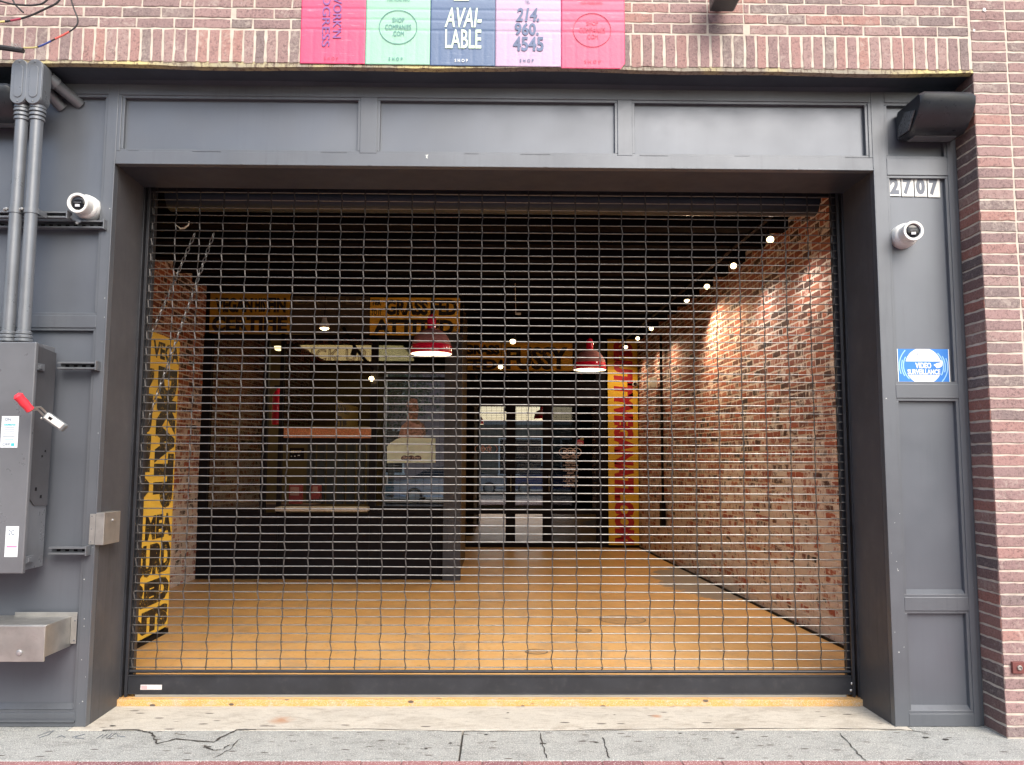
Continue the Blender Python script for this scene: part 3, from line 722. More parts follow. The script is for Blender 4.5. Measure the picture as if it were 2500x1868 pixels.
# ================================================================= POSTERS ON THE BRICK
def postermat(name, col, streak=(.85,.75,.78), wear=.5):
    m, nt, b = newmat(name); vec = coords(nt); v2 = coords(nt, (1, 1, 9))
    c = ramp(nt, noise(nt, vec, 5, 4), [(.3, tuple(x*.94 for x in col)), (.7, col)])
    c = mix(nt, ramp(nt, noise(nt, v2, 5, 6, .75), [(.60, 0), (.70, wear)]), c, streak)
    nt.links.new(c, b.inputs['Base Color']); b.inputs['Roughness'].default_value = .42
    bumpn(nt, b, noise(nt, vec, 45, 6, .65), .5, .003); return m
PINK = postermat('pink_vinyl', (0.680,0.072,0.170), (0.765,0.425,0.510), .5); MINT = postermat('mint_vinyl', (0.289,0.544,0.408), (0.255,0.510,0.425), .3)
SLATE = postermat('slate_vinyl', (0.088,0.145,0.264), (0.440,0.528,0.634), .35); LILAC = postermat('lilac_vinyl', (0.454,0.325,0.470), (0.605,0.545,0.621), .5)
TEAL = pm('teal_ink', (.08,.24,.24), .5, 0, .1, 9, 0); PUR = pm('purple_ink', (.22,.08,.27), .5, 0, .1, 9, 0)
BLU = pm('slate_ink', (.09,.13,.24), .5, 0, .2, 30, 0); DRED = pm('dark_red_ink', (.45,.07,.14), .5, 0, .1, 9, 0); LIME = pm('pale_lime_ink', (.68,.85,.62), .5, 0, .1, 9, 0)
PX = [733, 892, 1050, 1209, 1370, 1526]
PB = [150, 152, 155, 157, 162]
def relief(x, z):
    # follow brick joints underneath
    if z < SOLZ1:
        u = ((x+5.2) % .0692)/.0692; d = min(u, 1-u)*.0692
    else:
        v = ((z-SOLZ1) % .0667)/.0667; d = min(v, 1-v)*.0667
    d = min(d, abs(z-SOLZ1))
    return -(.0012 if z < SOLZ1 - .012 else .003)*max(0, 1 - d/.010)
def poster(i, m, label, torn=False):
    zb = F(PX[i]+80, PB[i]+5, YB-.008).z - .002; x0 = F(PX[i], 100, YB-.008).x+.0008; x1 = F(PX[i+1], 100, YB-.008).x-.0008
    zt = 4.52; nx_, nz = 46, 84; V = []; Fc = []
    for j in range(nz+1):
        for k in range(nx_+1):
            x = x0+(x1-x0)*k/nx_; z = zb+(zt-zb)*j/nz
            if torn and k > nx_-5 and j < 5: x = min(x, x1 - .03 + (j)*.006)
            V.append((x, YB-.0075 - relief(x, z), z))
    for j in range(nz):
        for k in range(nx_): Fc.append((j*(nx_+1)+k, j*(nx_+1)+k+1, (j+1)*(nx_+1)+k+1, (j+1)*(nx_+1)+k))
    o = MB().add(V, Fc).build('poster', m, smooth=True)
    o.modifiers.new('thickness', 'SOLIDIFY').thickness = .0008; o.modifiers['thickness'].offset = -1
    tag(o, label, 'poster', 'row of five posters pasted on the brick'); return o
TYP = YB - .0115
p = poster(0, PINK, 'pink poster with sideways purple lettering, leftmost of the pasted row')
PY_ = TYP
def vtext(body, m, parent, px, py, wpx, hpx, **k):      # reads downwards
    a = F(px-wpx/2, py, TYP); b = F(px+wpx/2, py, TYP); c = F(px, py-hpx/2, TYP); d = F(px, py+hpx/2, TYP)
    return letters(body, 'lettering', m, parent, F(px, py, TYP), -ZA, XA, (c-d).length, (b-a).length, **k)
vtext("WORK'N", PUR, p, 824, 36, 22, 114, bold=.015); vtext('PROGRESS', PUR, p, 797, 30, 20, 168, bold=.015)
ftext('SHOP', 'lettering', DRED, p, 808, 142, 34, 8, TYP, spacing=1.7)
p = poster(1, MINT, 'mint green poster with web address in a teal ring, beside the leftmost pink one')
def ringtext(p, cx_, cy_, m, m2):
    c = F(cx_, cy_, TYP); r1 = (F(cx_+46, cy_, TYP)-c).length; r2 = (F(cx_, cy_-41, TYP)-c).length
    MB().tube([c + Vector((math.cos(k*6.2832/48)*r1, 0, math.sin(k*6.2832/48)*r2)) for k in range(49)], .0018, 5).build('ring', m, p)
    ftext('SHOP', 'lettering', m2, p, cx_+.5, cy_-17, 29, 11.5, TYP, bold=.0); ftext('COMPANIES', 'lettering', m2, p, cx_, cy_, 63, 12, TYP, bold=.0); ftext('.COM', 'lettering', m2, p, cx_, cy_+16, 28, 11.5, TYP, bold=.0)
ringtext(p, 972, 66, TEAL, TEAL); ftext('SHOP', 'lettering', TEAL, p, 966, 144, 34, 8, TYP, bold=.01, spacing=1.7); ftext('FOR MORE INFO', 'lettering', TEAL, p, 973, 0, 54, 7, TYP)
p = poster(2, SLATE, 'slate blue poster reading AVAILABLE in pale hand lettering')
ftext('AVAI-', 'lettering', LIME, p, 1131, 43, 90, 48, TYP, bold=.012, shear=.2); ftext('LABLE', 'lettering', LIME, p, 1131, 95, 88, 46, TYP, bold=.012)
ftext('SHOP', 'lettering', SW, p, 1126, 148, 32, 8, TYP, bold=.012, spacing=1.7)
a = F(1108, -20, TYP); b = F(1145, 2, TYP); MB().box(a.x, b.x, TYP, TYP+.0005, b.z, a.z).build('lettering', LIME, p)
p = poster(3, LILAC, 'lilac poster with a telephone number in slate blue digits')
ftext('TEL', 'lettering', BLU, p, 1288, 4, 12, 8, TYP); ftext('214.', 'lettering', BLU, p, 1288, 36, 57, 33, TYP, bold=.03, shear=.2); ftext('960.', 'lettering', BLU, p, 1286, 71, 59, 31, TYP, bold=.03); ftext('4545', 'lettering', BLU, p, 1290, 107, 75, 35, TYP, bold=.03)
ftext('SHOP', 'lettering', BLU, p, 1286, 148, 34, 8, TYP, bold=.01, spacing=1.7)
p = poster(4, PINK, 'pink poster with faded dark red ring and torn corner, rightmost of the pasted row', True)
ringtext(p, 1446, 73, DRED, DRED); ftext('FOR MORE INFO', 'lettering', DRED, p, 1445, 6, 53, 8, TYP); ftext('SHOP', 'lettering', DRED, p, 1447, 150, 40, 8, TYP, spacing=1.7)

# ================================================================= LEFT SERVICE GEAR
# conduits with angle fittings
for k, (pxs, lab, lbx, ex) in enumerate(((53, 'left painted conduit running down to the switch cabinet, nearest the picture edge', (27, 71), (150, 270)), (90, 'right painted conduit with oval cover fitting, nearer the camera and grille', (71, 112), (195, 262)))):
    cy = -.20; X = F(pxs, 300, cy).x; zt = F(90, 262, cy).z; zb = 2.232
    t = thing('conduit', lab, 'conduit', (X, cy, zb), 'grey conduits above the switch cabinet')
    MB().cyl((X, cy, zb), (X, cy, zt), .0355, 28).build('pipe', CONDUIT, t, smooth=True)
    c_ = MB()
    for z, rr in ((zb+.012, .049), (zb+.034, .047), (zb+.056, .043)): c_.lathe((X, cy, z-.009), (0,0,1), [(0,.03),(0,rr),(.013,rr),(.017,rr-.004),(.017,.03)], 24)
    c_.build('bottom_coupling', CONDUIT, t, smooth=True)
    c_ = MB()
    for z, rr in ((zt-.075, .043), (zt-.05, .045), (zt-.025, .047), (zt-.004, .046)): c_.lathe((X, cy, z-.009), (0,0,1), [(0,.03),(0,rr),(.014,rr),(.018,rr-.004),(.018,.03)], 24)
    c_.build('top_coupling', CONDUIT, t, smooth=True)
    # LB body
    w2 = .047; z0, z1 = zt-.005, zt+.275; y0, y1 = cy-.05, cy+.045
    def stadium(y, w2, z0, z1, n=10):
        P = []
        for i in range(n+1): a_ = math.pi + math.pi*i/n; P.append((X+math.cos(a_)*w2, y, z0+w2+math.sin(a_)*w2))
        for i in range(n+1): a_ = math.pi*i/n; P.append((X+math.cos(a_)*w2, y, z1-w2+math.sin(a_)*w2))
        return P
    MB().prism(stadium(y0, w2, z0, z1), (0, y1-y0, 0)).build('elbow_body', CONDUIT, t, bevel=.004, smooth=True)
    MB().prism(stadium(y0-.008, w2*.98, z0+.002, z1-.002), (0, .0075, 0)).build('cover_plate', CONDUIT, t, bevel=.002, smooth=True)
    MB().prism(stadium(y0-.012, w2*.55, z0+.04, z1-.04), (0, .004, 0)).build('cover_boss', CONDUIT, t, bevel=.003, smooth=True)
    s_ = MB()
    for z in (z0+.018, z1-.018): s_.lathe((X, y0-.008, z), (0,-1,0), [(0,.005),(.003,.005),(.004,.0005)], 10)
    s_.build('screw', STRUT, t)
    e = F(ex[0], ex[1], .036)
    MB().tube([(X+.0, y1-.01, z1-.05), (X+.01, y1+.05, z1-.055), (e.x-.0, .045, e.z+.02)], .034, 20).build('branch_pipe', CONDUIT, t, smooth=True)
    cc = Vector((X+.008, y1+.03, z1-.053)); MB().tube([cc, cc+(Vector((e.x,.045,e.z+.02))-cc)*.25], .041, 20).build('branch_coupling', CONDUIT, t, smooth=True)
# slotted strut channels
def strut(name_label, px0, px1, py, Y, h=.041, y_len=None, ended=True):
    a = F(px0, py, Y); b = F(px1, py, Y); x0, x1, z = a.x, b.x, a.z
    t = thing('strut_channel', name_label, 'steel channel', ((x0+x1)/2, Y, z), 'steel strut channels on the left bay')
    D = .041
    m_ = MB().box(x0, x1, Y, Y+D, z-h/2, z-h/2+.003).box(x0, x1, Y, Y+D, z+h/2-.003, z+h/2).box(x0, x1, Y+D-.003, Y+D, z-h/2+.003, z+h/2-.003)
    m_.box(x0, x1, Y-.001, Y+.0025, z-h/2+.003, z-h/2+.011).box(x0, x1, Y-.001, Y+.0025, z+h/2-.011, z+h/2-.003)
    m_.build('channel', CONDUIT, t, bevel=.0008, seg=1)
    d = MB()
    if h > .03:
        x = x0 + .03
        while x < x1 - .04: d.box(x, x+.022, Y+D-.006, Y+D-.0035, z-.006, z+.006); x += .05
    d.build('slot', BLACK, t)
    if ended: MB().box(x1-.006, x1+.0, Y-.012, Y+D+.01, z-h/2-.006, z+h/2+.006).build('end_bracket', CONDUIT, t, bevel=.001)
    return t, z
strut('long slotted steel channel behind the conduits, just under the left camera', -60, 256, 545, -.03, h=.05)
t, z = strut('shorter steel channel carrying the conduit clamps, directly above the long one', -60, 166, 522, -.10, h=.041)
c0 = F(182, 532, -.09); MB().obox((c0.x, -.075, c0.z-.005), Vector((.03,0,-.016)), Vector((0,.004,0)), Vector((.004,0,.006))).build('tie_arm', CONDUIT, t)
c1 = F(190, 545, -.06); MB().lathe((c1.x, -.06, c1.z), (0,-1,0), [(0,.010),(.012,.010),(.013,.0005)], 6).build('nut', STEEL, t)
strut('steel channel stub between the switch cabinet top and the left post', 140, 236, 892, -.05, h=.045)
strut('steel channel stub by the cabinet foot, lowest on the left bay', 118, 212, 1345, -.05, h=.045)
# conduit clamps
for k, pxs in enumerate((53, 90)):
    X = F(pxs, 300, -.20).x; z = F(90, 516, -.20).z
    t = thing('pipe_clamp', ('steel clamp holding the left conduit to the channel', 'steel clamp holding the right conduit to the channel')[k], 'pipe clamp', (X, -.2, z), 'conduit clamps')
    n = 20; V = []
    for zz in (z-.016, z+.016):
        for i in range(n+1):
            a_ = -math.pi*1.0 - math.pi*i/n*1.0; V.append((X + math.cos(a_)*.040, -.20 - abs(math.sin(a_))*.040, zz))
    MB().add(V, [(i, i+1, n+2+i, n+1+i) for i in range(n)]).build('strap', CONDUIT, t).modifiers.new('t', 'SOLIDIFY').thickness = .003
    for sx_ in (-1, 1): MB().box(X+sx_*.038, X+sx_*.042, -.20, -.11, z-.016, z+.016).build('leg', CONDUIT, t)
    MB().cyl((X-.062, -.215, z+.004), (X-.036, -.215, z+.004), .005, 8).lathe((X-.052, -.215, z+.004), (-1,0,0), [(0,.012),(.008,.012),(.009,.0005)], 6).lathe((X-.040, -.222, z+.006), (0,-1,0), [(0,.009),(.010,.009),(.011,.0005)], 6).build('bolt', STEEL, t)

# switch cabinet
cab = thing('switch_cabinet', 'grey electrical switch cabinet with red handle on the left bay', 'electrical cabinet', (-2.9, -.15, .91))
x0, x1 = -3.35, -2.632
MB().box(x0, x1-.028, -.255, -.03, .925, 2.225).build('box', BOXP, cab, bevel=.004)
MB().box(x0, x1, -.285, -.2555, .915, 2.222).build('cover', BOXP, cab, bevel=.006, seg=3)
ex0 = x1+.0
# side mechanism plate
plx = x1 - .024
MB().prism([(plx, -.245, 1.40), (plx, -.22, 1.325), (plx, -.17, 1.285), (plx, -.035, 1.28), (plx, -.03, 2.19), (plx, -.245, 2.21)], (.004, 0, 0)).build('side_plate', JAMB, cab, bevel=.001)
for z in (2.085, .985):
    lt = MB().box(plx+.004, plx+.02, -.245, -.175, z-.02, z+.02).box(plx+.02, plx+.026, -.235, -.20, z-.012, z+.012).build('latch', CONDUIT, cab, bevel=.002)
dk = MB()
for (y, z, a_, b_) in ((-.235,1.385,.008,.018),(-.165,1.38,.008,.010),(-.11,1.335,.008,.009),(-.09,1.60,.006,.006),(-.12,1.57,.006,.006)):
    dk.box(plx+.0042, plx+.0052, y-a_, y+a_, z-b_, z+b_)
dk.box(plx+.0042, plx+.0052, -.232, -.226, 1.86, 1.92); dk.build('slot', BLACK, cab)
sc_ = MB()
for y in (-.15, -.085): sc_.lathe((plx+.004, y, 1.79), (1,0,0), [(0,.009),(.004,.007),(.006,.0005)], 10)
sc_.build('rivet', STEEL, cab, smooth=True)
# lever with red grip and grey counterpart
A0 = F(44, 967, -.45); A1 = F(74, 1001, -.40); Bp = F(88, 992, -.36)
h_ = MB(); dirv = (A1-A0).normalized()
ptsL = [A0 - dirv*.012, A0, A0.lerp(A1,.25), A0.lerp(A1,.5), A0.lerp(A1,.75), A1, A1+dirv*.004]
h_.tube(ptsL, [.014,.027,.024,.026,.023,.024,.018], 12); hd = h_.build('handle_grip', REDPL, cab, smooth=True)
Cc = F(92, 1000, -.33); Dd = F(110, 1018, -.28); Ee = F(150, 1046, -.24)
MB().tube([A1, Cc, Dd], .006, 8).tube([A1+Vector((.012,0,.012)), Cc+Vector((.014,0,.014)), Dd+Vector((.014,0,.014))], .006, 8).build('handle_rod', STEEL, cab, smooth=True)
uu = (Ee-Dd).normalized(); nn = Vector((0,-1,0)); side = uu.cross(nn).normalized(); mid = (Dd+Ee)/2 + Vector((.012,0,.004))
MB().obox(mid, uu*.062, nn*.020, side*.024).build('lock_body', pm('lock_grey', (.18,.20,.21), .45), cab, bevel=.008, seg=3)
lf = MB().obox(mid + nn*.022 + Vector((.004,0,.006)), uu*.052, nn*.004, side*.019).build('lock_face', WHITEP, cab, bevel=.003); note(lf)
MB().obox(mid + nn*.0268 - uu*.022 + Vector((.004,0,.006)), uu*.010, nn*.0008, side*.008).build('lock_window', BLACKGL, lf)
# cabinet stickers
LW = pm('label_white', (.74,.80,.84), .4, 0, .03, 6, 0); LI = pm('label_ink', (.10,.14,.2), .5); LT = pm('label_teal', (.05,.5,.55), .5)
def card(name, m, parent, px0, py0, px1, py1, Y, th=.0006):
    a = F(px0, py0, Y); b = F(px1, py1, Y); o = MB().box(a.x, b.x, Y, Y+th, b.z, a.z).build(name, m, parent); return o
YC = -.2862
lab = card('label', LW, cab, 5, 1016, 42, 1093, YC); note(lab)
ftext('ON', 'lettering', LI, lab, 19.5, 1024, 14, 7, YC-.0004, bold=.01); ftext('OFF', 'lettering', LI, lab, 15.5, 1085, 19, 7, YC-.0004)
ftext('SIEMENS', 'lettering', LT, lab, 24, 1037, 28, 4.6, YC-.0004, bold=.03)
for i, (a_, b_) in enumerate(((12,35),(11,36),(10,35),(8,36),(7,36),(12,33),(6,36))):
    py = (1044.5, 1049.5, 1054.5, 1059.5, 1066, 1073.5, 1077)[i]; card('small_print', LI if i < 5 else LT, lab, a_, py-.7, b_, py+.7, YC-.0004, .0003)
card('label_mark', LT, lab, 27, 1082, 34.5, 1089, YC-.0004, .0003)
lab = card('label', LW, cab, 15, 1285, 42, 1360, YC); note(lab)
card('label_stripe', pm('label_pink', (.75,.25,.40), .5), lab, 16, 1332, 41, 1337, YC-.0004, .0003)
ftext('2G', 'label_symbol', LI, lab, 28, 1300, 15, 12, YC-.0004)
for py in (1312, 1316, 1320, 1324, 1343, 1348, 1353): card('small_print', pm('faint_print', (.5,.52,.55), .6), lab, 19, py-.5, 39, py+.5, YC-.0004, .0003)

# galvanised service box low on the left
bxm = thing('service_box', 'weathered galvanised box jutting out low on the left bay', 'metal box', F(60, 1560, 0))
fr0 = F(114, 1527, -.30); fr1 = F(109, 1615, -.30)
X1 = fr0.x; ZT = fr0.z; ZB = fr1.z
MB().box(X1-.60, X1-.02, -.296, .03, ZB+.014, ZT-.006).build('body', STEEL, bxm, bevel=.003)
MB().box(X1-.62, X1, -.312, -.2975, ZB, ZT).box(X1-.62, X1, -.2970, -.275, ZT-.0055, ZT+.002).build('front_cover', STEEL, bxm, bevel=.003)
MB().box(X1-.019, X1+.016, -.004, -.0005, ZB+.03, ZT-.01).box(X1-.35, X1+.016, -.004, -.0005, ZT-.0095, ZT+.018).build('mounting_flange', STEEL, bxm, bevel=.002)
c = F(47, 1594, -.313); MB().lathe(c, (0,-1,0), [(0,.017),(.003,.017),(.008,.013),(.010,.0005)], 12).build('bolt', GALV, bxm, smooth=True)
s_ = MB()
for z in (ZT-.03, ZB+.05): s_.lathe((X1+.006, -.004, z), (0,-1,0), [(0,.006),(.004,.005),(.005,.0005)], 10)
s_.build('screw', STRUT, bxm)

# stainless cover on the left jamb
q0 = F(250, 1239, -.012); q1 = F(313, 1312, .12)
jb = thing('jamb_box', 'small stainless steel box on the left jamb beside the grille', 'metal box', (-2.33, .1, 1.2))
pzt, pzb = 1.235, 1.045
MB().add([(-2.376,-.006,pzb),(-2.376,-.006,pzt),(-2.325,-.006,pzt),(-2.325,-.006,pzb),(-2.386,.20,pzb),(-2.386,.20,pzt),(-2.325,.20,pzt),(-2.325,.20,pzb)],
         [(3,2,1,0),(4,5,6,7),(0,1,5,4),(1,2,6,5),(2,3,7,6),(3,0,4,7)]).build('body', STEEL, jb, bevel=.002)
MB().box(-2.41, -2.377, -.0085, -.0065, pzb+.004, pzt-.006).build('flange', STEEL, jb, bevel=.0005)
s_ = MB()
for z in (pzt-.02, (pzt+pzb)/2, pzb+.02): s_.lathe((-2.398, -.0085, z), (0,-1,0), [(0,.004),(.003,.003),(.004,.0003)], 8)
s_.build('screw', STRUT, jb)
MB().lathe((-2.325, .10, pzt-.05), (1,0,0), [(0,.009),(.005,.009),(.008,.006),(.009,.0003)], 12).build('bolt', GALV, jb, smooth=True)
# loose sprays of cable, top left
def cable(label, pts, r, m, Y=-.34, colors=None):
    P = [F(x, y, Y) for x, y in pts]; Q = []
    for i in range(len(P)-1):                            # Catmull-Rom
        p0, p1, p2, p3 = P[max(i-1,0)], P[i], P[i+1], P[min(i+2,len(P)-1)]
        for s in range(6):
            t = s/6; Q.append(.5*((2*p1)+(p2-p0)*t+(2*p0-5*p1+4*p2-p3)*t*t+(3*p1-p0-3*p2+p3)*t**3))
    Q.append(P[-1])
    o = MB().tube(Q, r, 8).build('cable', m, smooth=True); tag(o, label, 'cable', 'loose cables in front of the brick'); 
    return o, Q
cable('highest loose grey cable crossing the top left corner', [(-20,-4),(20,8),(45,12),(80,13),(105,8),(120,-6)], .0055, RUBBER)
o, Q = cable('long curved grey cable ending in yellow at the left picture edge', [(-30,55),(0,54),(40,48),(75,38),(110,22),(138,8),(150,-8)], .0058, RUBBER)
MB().tube(Q[0:9], .0062, 8).build('yellow_end', pm('yellow_sleeve', (.7,.6,.25), .5), o); MB().tube(Q[10:15], .0063, 8).build('red_sleeve', pm('red_sleeve', (.4,.06,.10), .5), o)
o, Q = cable('drooping thin cable with red, blue and yellow sleeves looping from the thick black one', [(58,117),(85,116),(105,110),(135,95),(165,80),(185,65),(190,48),(180,20),(172,-6)], .0045, RUBBER)
MB().tube(Q[0:9], .0050, 8).build('yellow_sleeve', pm('yellow_sleeve2', (.55,.48,.2), .5), o); MB().tube(Q[9:17], .0052, 8).build('blue_sleeve', pm('blue_sleeve', (.04,.07,.30), .5), o); MB().tube(Q[18:26], .0056, 8).build('red_sleeve', pm('red_sleeve2', (.65,.12,.10), .5), o)
o, Q = cable('thick frayed black cable end poking in at the left picture edge', [(-40,114),(0,116),(30,120),(57,124)], .016, RUBBER)
fy = MB()
for k in range(16):
    a = Q[-1-random.randint(0,6)] + Vector((0,-.01,random.uniform(0,.012))); fy.tube([a, a+Vector((random.uniform(-.04,.01), -.008, random.uniform(.008,.03)))], .0012, 4)
fy.build('frayed_strand', pm('grey_strand', (.3,.3,.3), .6), o)
cable('short dark twig-like cable crossing behind the highest cable', [(28,-6),(38,12),(50,24),(57,31)], .005, RUBBER, Y=-.30)

# ================================================================= INTERIOR SHELL
CZ = 3.97; BY = 10.75; KY = 6.12
def side_wall(name, label, c, y0, y1, z1, facing, extra=None):
    t = thing(name, label, 'brick wall', (ix(c, y0), y0, 0))
    U = Vector((SH, 1, 0)).normalized(); Nn = Vector((-1, SH, 0)).normalized() if facing < 0 else Vector((1, -SH, 0)).normalized()
    org = Vector((ix(c, y0), y0, -.25)); L = (y1-y0)*math.sqrt(1+SH*SH)
    rects = []; C = .0685; n = int((z1+.25)/C)
    for r in range(n):
        u = -random.uniform(0, .2)
        if r % 6 == 3: l0 = .105
        else: l0 = .212
        while u < L:
            l = l0*random.uniform(.93, 1.07); a, b = max(u, 0), min(u+l, L)
            if b-a > .04:
                z = r*C + .004*math.sin(u*1.3+r*.2)
                # pockets where the ceiling joists enter
                rects.append((a+.008, b-.008, z+.008+random.uniform(0,.004), z+C-.006-random.uniform(0,.004)))
            u += l
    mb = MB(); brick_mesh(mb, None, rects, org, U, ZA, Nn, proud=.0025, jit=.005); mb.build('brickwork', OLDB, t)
    e = Vector((ix(c, y1), y1, 0)); s = Vector((ix(c, y0), y0, 0)); bk = Nn*(-.12)
    MB().add([s+Vector((0,0,-.3)), e+Vector((0,0,-.3)), e+Vector((0,0,z1)), s+Vector((0,0,z1)), s+bk+Vector((0,0,-.3)), e+bk+Vector((0,0,-.3)), e+bk+Vector((0,0,z1)), s+bk+Vector((0,0,z1))],
             [(0,1,2,3),(7,6,5,4),(0,4,5,1),(1,5,6,2),(2,6,7,3),(3,7,4,0)]).build('mortar', OLDM, t)
    return t
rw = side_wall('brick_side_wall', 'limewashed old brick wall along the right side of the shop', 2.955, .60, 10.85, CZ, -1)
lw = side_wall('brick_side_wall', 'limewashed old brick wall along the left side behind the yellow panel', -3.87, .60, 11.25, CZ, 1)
MB().box(-5.2, 4.2, .45, 16, 4.3, 4.4).box(-5.2, -4.3, .45, 16, -.3, 4.3).box(3.2, 4.2, .45, 16, -.3, 4.3).box(-5.2, 4.2, 16, 16.1, -.3, 4.4).build('ceiling', pm('ceiling_black', (.004,.004,.006), .8, spec=.05), kind='structure')
JO = pm('dark_timber', (.006,.005,.007), .8, 0, .3, 6, .3, 30, spec=.05)
for k in range(16):
    y = .95 + k*.66
    o = MB().box(-4.0, 3.0, y, y+.16, 3.86, 4.29).build('ceiling_beam', JO, kind=None)
    tag(o, 'black timber ceiling beam running across the shop', 'ceiling beam', 'black ceiling beams')
# baseboards
o = MB().add([(ix(2.915,.6),.6,-.1),(ix(2.935,.6),.6,-.1),(ix(2.935,11.2),11.2,-.3),(ix(2.915,11.2),11.2,-.3),(ix(2.915,.6),.6,fz(.6)+.02),(ix(2.935,.6),.6,fz(.6)+.02),(ix(2.935,11.2),11.2,fz(11.2)+.02),(ix(2.915,11.2),11.2,fz(11.2)+.02)],
         [(0,3,2,1),(4,5,6,7),(0,1,5,4),(1,2,6,5),(2,3,7,6),(3,0,4,7)]).build('base_strip', BLACK, rw)

# left yellow lettered partition
pt = thing('lettered_partition', 'low partition faced with a yellow panel of big worn black lettering, inside at the left', 'partition', (ix(-2.87,2), 2, 0))
def pbox(m_, c0, c1, y0, y1, z0, z1):
    return m_.add([(ix(c0,y0),y0,z0),(ix(c1,y0),y0,z0),(ix(c1,y1),y1,z0),(ix(c0,y1),y1,z0),(ix(c0,y0),y0,z1),(ix(c1,y0),y0,z1),(ix(c1,y1),y1,z1),(ix(c0,y1),y1,z1)],
                  [(0,3,2,1),(4,5,6,7),(0,1,5,4),(1,2,6,5),(2,3,7,6),(3,0,4,7)])
pbox(MB(), -3.05, -2.886, .58, 2.545, -.05, 2.625).build('partition_core', BLACK, pt)
face = pbox(MB(), -2.885, -2.870, .58, 2.55, .075, 2.632).build('yellow_face', YEL, pt); note(face)
pbox(MB(), -2.885, -2.862, .58, 2.55, -.02, .055).build('skirting', BLACK, pt)
US = Vector((SH,1,0)).normalized(); NS = US.cross(ZA)    # runs into the shop, faces +x
def ltext(body, y0, y1, z0, z1, **k):
    rot = k.pop('rot', False); y = (y0+y1)/2; o = Vector((ix(-2.8695, y), y, (z0+z1)/2))
    if rot: return letters(body, 'lettering', INKY, face, o, -ZA, US, abs(z1-z0), abs(y1-y0), **k)
    return letters(body, 'lettering', INKY, face, o, US, ZA, y1-y0, z1-z0, **k)
ltext('I AM VEGA', 1.45, 2.54, 2.42, 2.57, bold=.035)
ltext('NRPIA', 1.66, 1.99, 1.13, 2.32, rot=True, bold=.09)
ltext('DKATP', 2.08, 2.52, 1.13, 2.36, rot=True, bold=.09)
ltext('R MEA', 1.70, 2.54, .875, 1.08, bold=.05)
ltext('CURD', 1.72, 2.54, .57, .84, bold=.07)
ltext('RED', 1.74, 2.53, .325, .53, bold=.08)
ltext('NTS', 1.74, 2.53, .10, .29, bold=.09)
# operating chains
def chain(p0, p1, label, link=.036, r=.0034):
    t = None; n = int((p1-p0).length/link); m_ = MB(); d = (p1-p0).normalized()
    a = d.cross(Vector((0,1,0))).normalized(); b = d.cross(a).normalized()
    for i in range(n):
        c = p0.lerp(p1, (i+.5)/n); u = (a if i % 2 else b)
        ring = [c + d*math.sin(k*6.2832/10)*link*.66 + u*math.cos(k*6.2832/10)*link*.27 for k in range(10)]; ring.append(ring[0])
        m_.tube(ring, r, 4, cap=False)
    o = m_.build('chain', ROD); tag(o, label, 'chain', 'steel hand chains of the grille'); return o
chain(F(476,570,.62), F(322,925,.62), 'steel hand chain slanting down nearest the left guide rail')
chain(F(522,570,.62), F(318,1150,.62), 'longer steel hand chain, right of the other one')
o = MB().tube([F(x, y, .66) for x, y in ((430,549),(440,558),(450,557),(460,549),(462,540))], [.002,.006,.007,.006,.004], 8).build('chain_hook', pm('bone_white', (.7,.62,.5), .5), smooth=True); tag(o, 'pale curved hook hanging at the top of the chains', 'hook')

# ================================================================= KIOSK FRONT (order window block)
kz = -.10
ko = thing('kiosk', 'black framed order kiosk with glazed front inside the shop', 'kiosk', (-2.25, KY, kz))
def K(px, py): return F(px, py, KY)
xl, xr = -4.02, -.49
fm = MB()
def kb(x0, x1, z0, z1, y0=0, y1=.09): fm.box(x0, x1, KY+y0, KY+y1, z0, z1)
sill = K(900,1236).z; ztop = K(900, 822).z
kb(xl, xr-.02, kz, .85, .02, .09)                        # lower black panels
kb(xl, xr, 3.93, 4.0)
kb(xl, xr, K(900,818).z-.06, K(900,818).z)
xa = K(512,1000).x; xb = K(640,1000).x; xc = K(690,1000).x; xd = K(907,1000).x; xe = K(920,1000).x; xf = K(1086,1000).x
for a, b in ((xl, xa), (xb, xb+.07), (xc-.05, xc), (xd-.02, xe), ): kb(a, b, .85, 3.27, .0, .091)
kb(xa, xb, .85, .91); kb(xe, xf, .85, sill)
kb(xe, xf, K(1000,924).z-.03, K(1000,924).z+.02)
kb(xc, xd-.02, K(800,1070).z-.06, K(800,1045).z, .01, .09)
fm.build('frame', SHOPF, ko, bevel=.004)
MB().box(xf, xr, KY-.08, KY+.10, kz, 3.28).box(xf+.06, xf+.075, KY-.09, KY-.0805, kz, 3.28).build('corner_post', pm('slate_post', (.05,.055,.075), .5), ko, bevel=.003)
MB().box(xl, xr, KY+.03, KY+.08, 3.28, 3.93).build('fascia', BLACK, ko)
lp = MB()
for x in (xc-.05, xe-.1, xe+.04, xf-.12): lp.box(x, x+.03, KY+.005, KY+.019, kz, .85)
lp.box(xl, xr-.02, KY+.0, KY+.019, kz, kz+.07).build('lower_stile', SHOPF, ko)
MB().box(xe, xf, KY+.02, KY+.035, sill-.07, sill-.05).build('sill_rail', SHOPF, ko)
# glass panes
GL = glassmat('kiosk_glass', .08, (.45,.42,.38)); GLR = glassmat('kiosk_window_glass', .38, (.5,.5,.46)); GL2 = glassmat('door_glass', .26, (.5,.5,.5)); GL3 = glassmat('dark_door_glass', .02, (.4,.4,.4))
for a, b, z0, z1 in ((xa, xb, .91, 3.21), (xc, xd-.02, K(800,1040).z, 3.21), (xe, xf, sill, K(1000,926).z), (xe, xf, K(1000,922).z, 3.21)):
    MB().box(a, b, KY+.045, KY+.051, z0, z1).build('pane', GLR if a > xd-.1 else GL, ko)
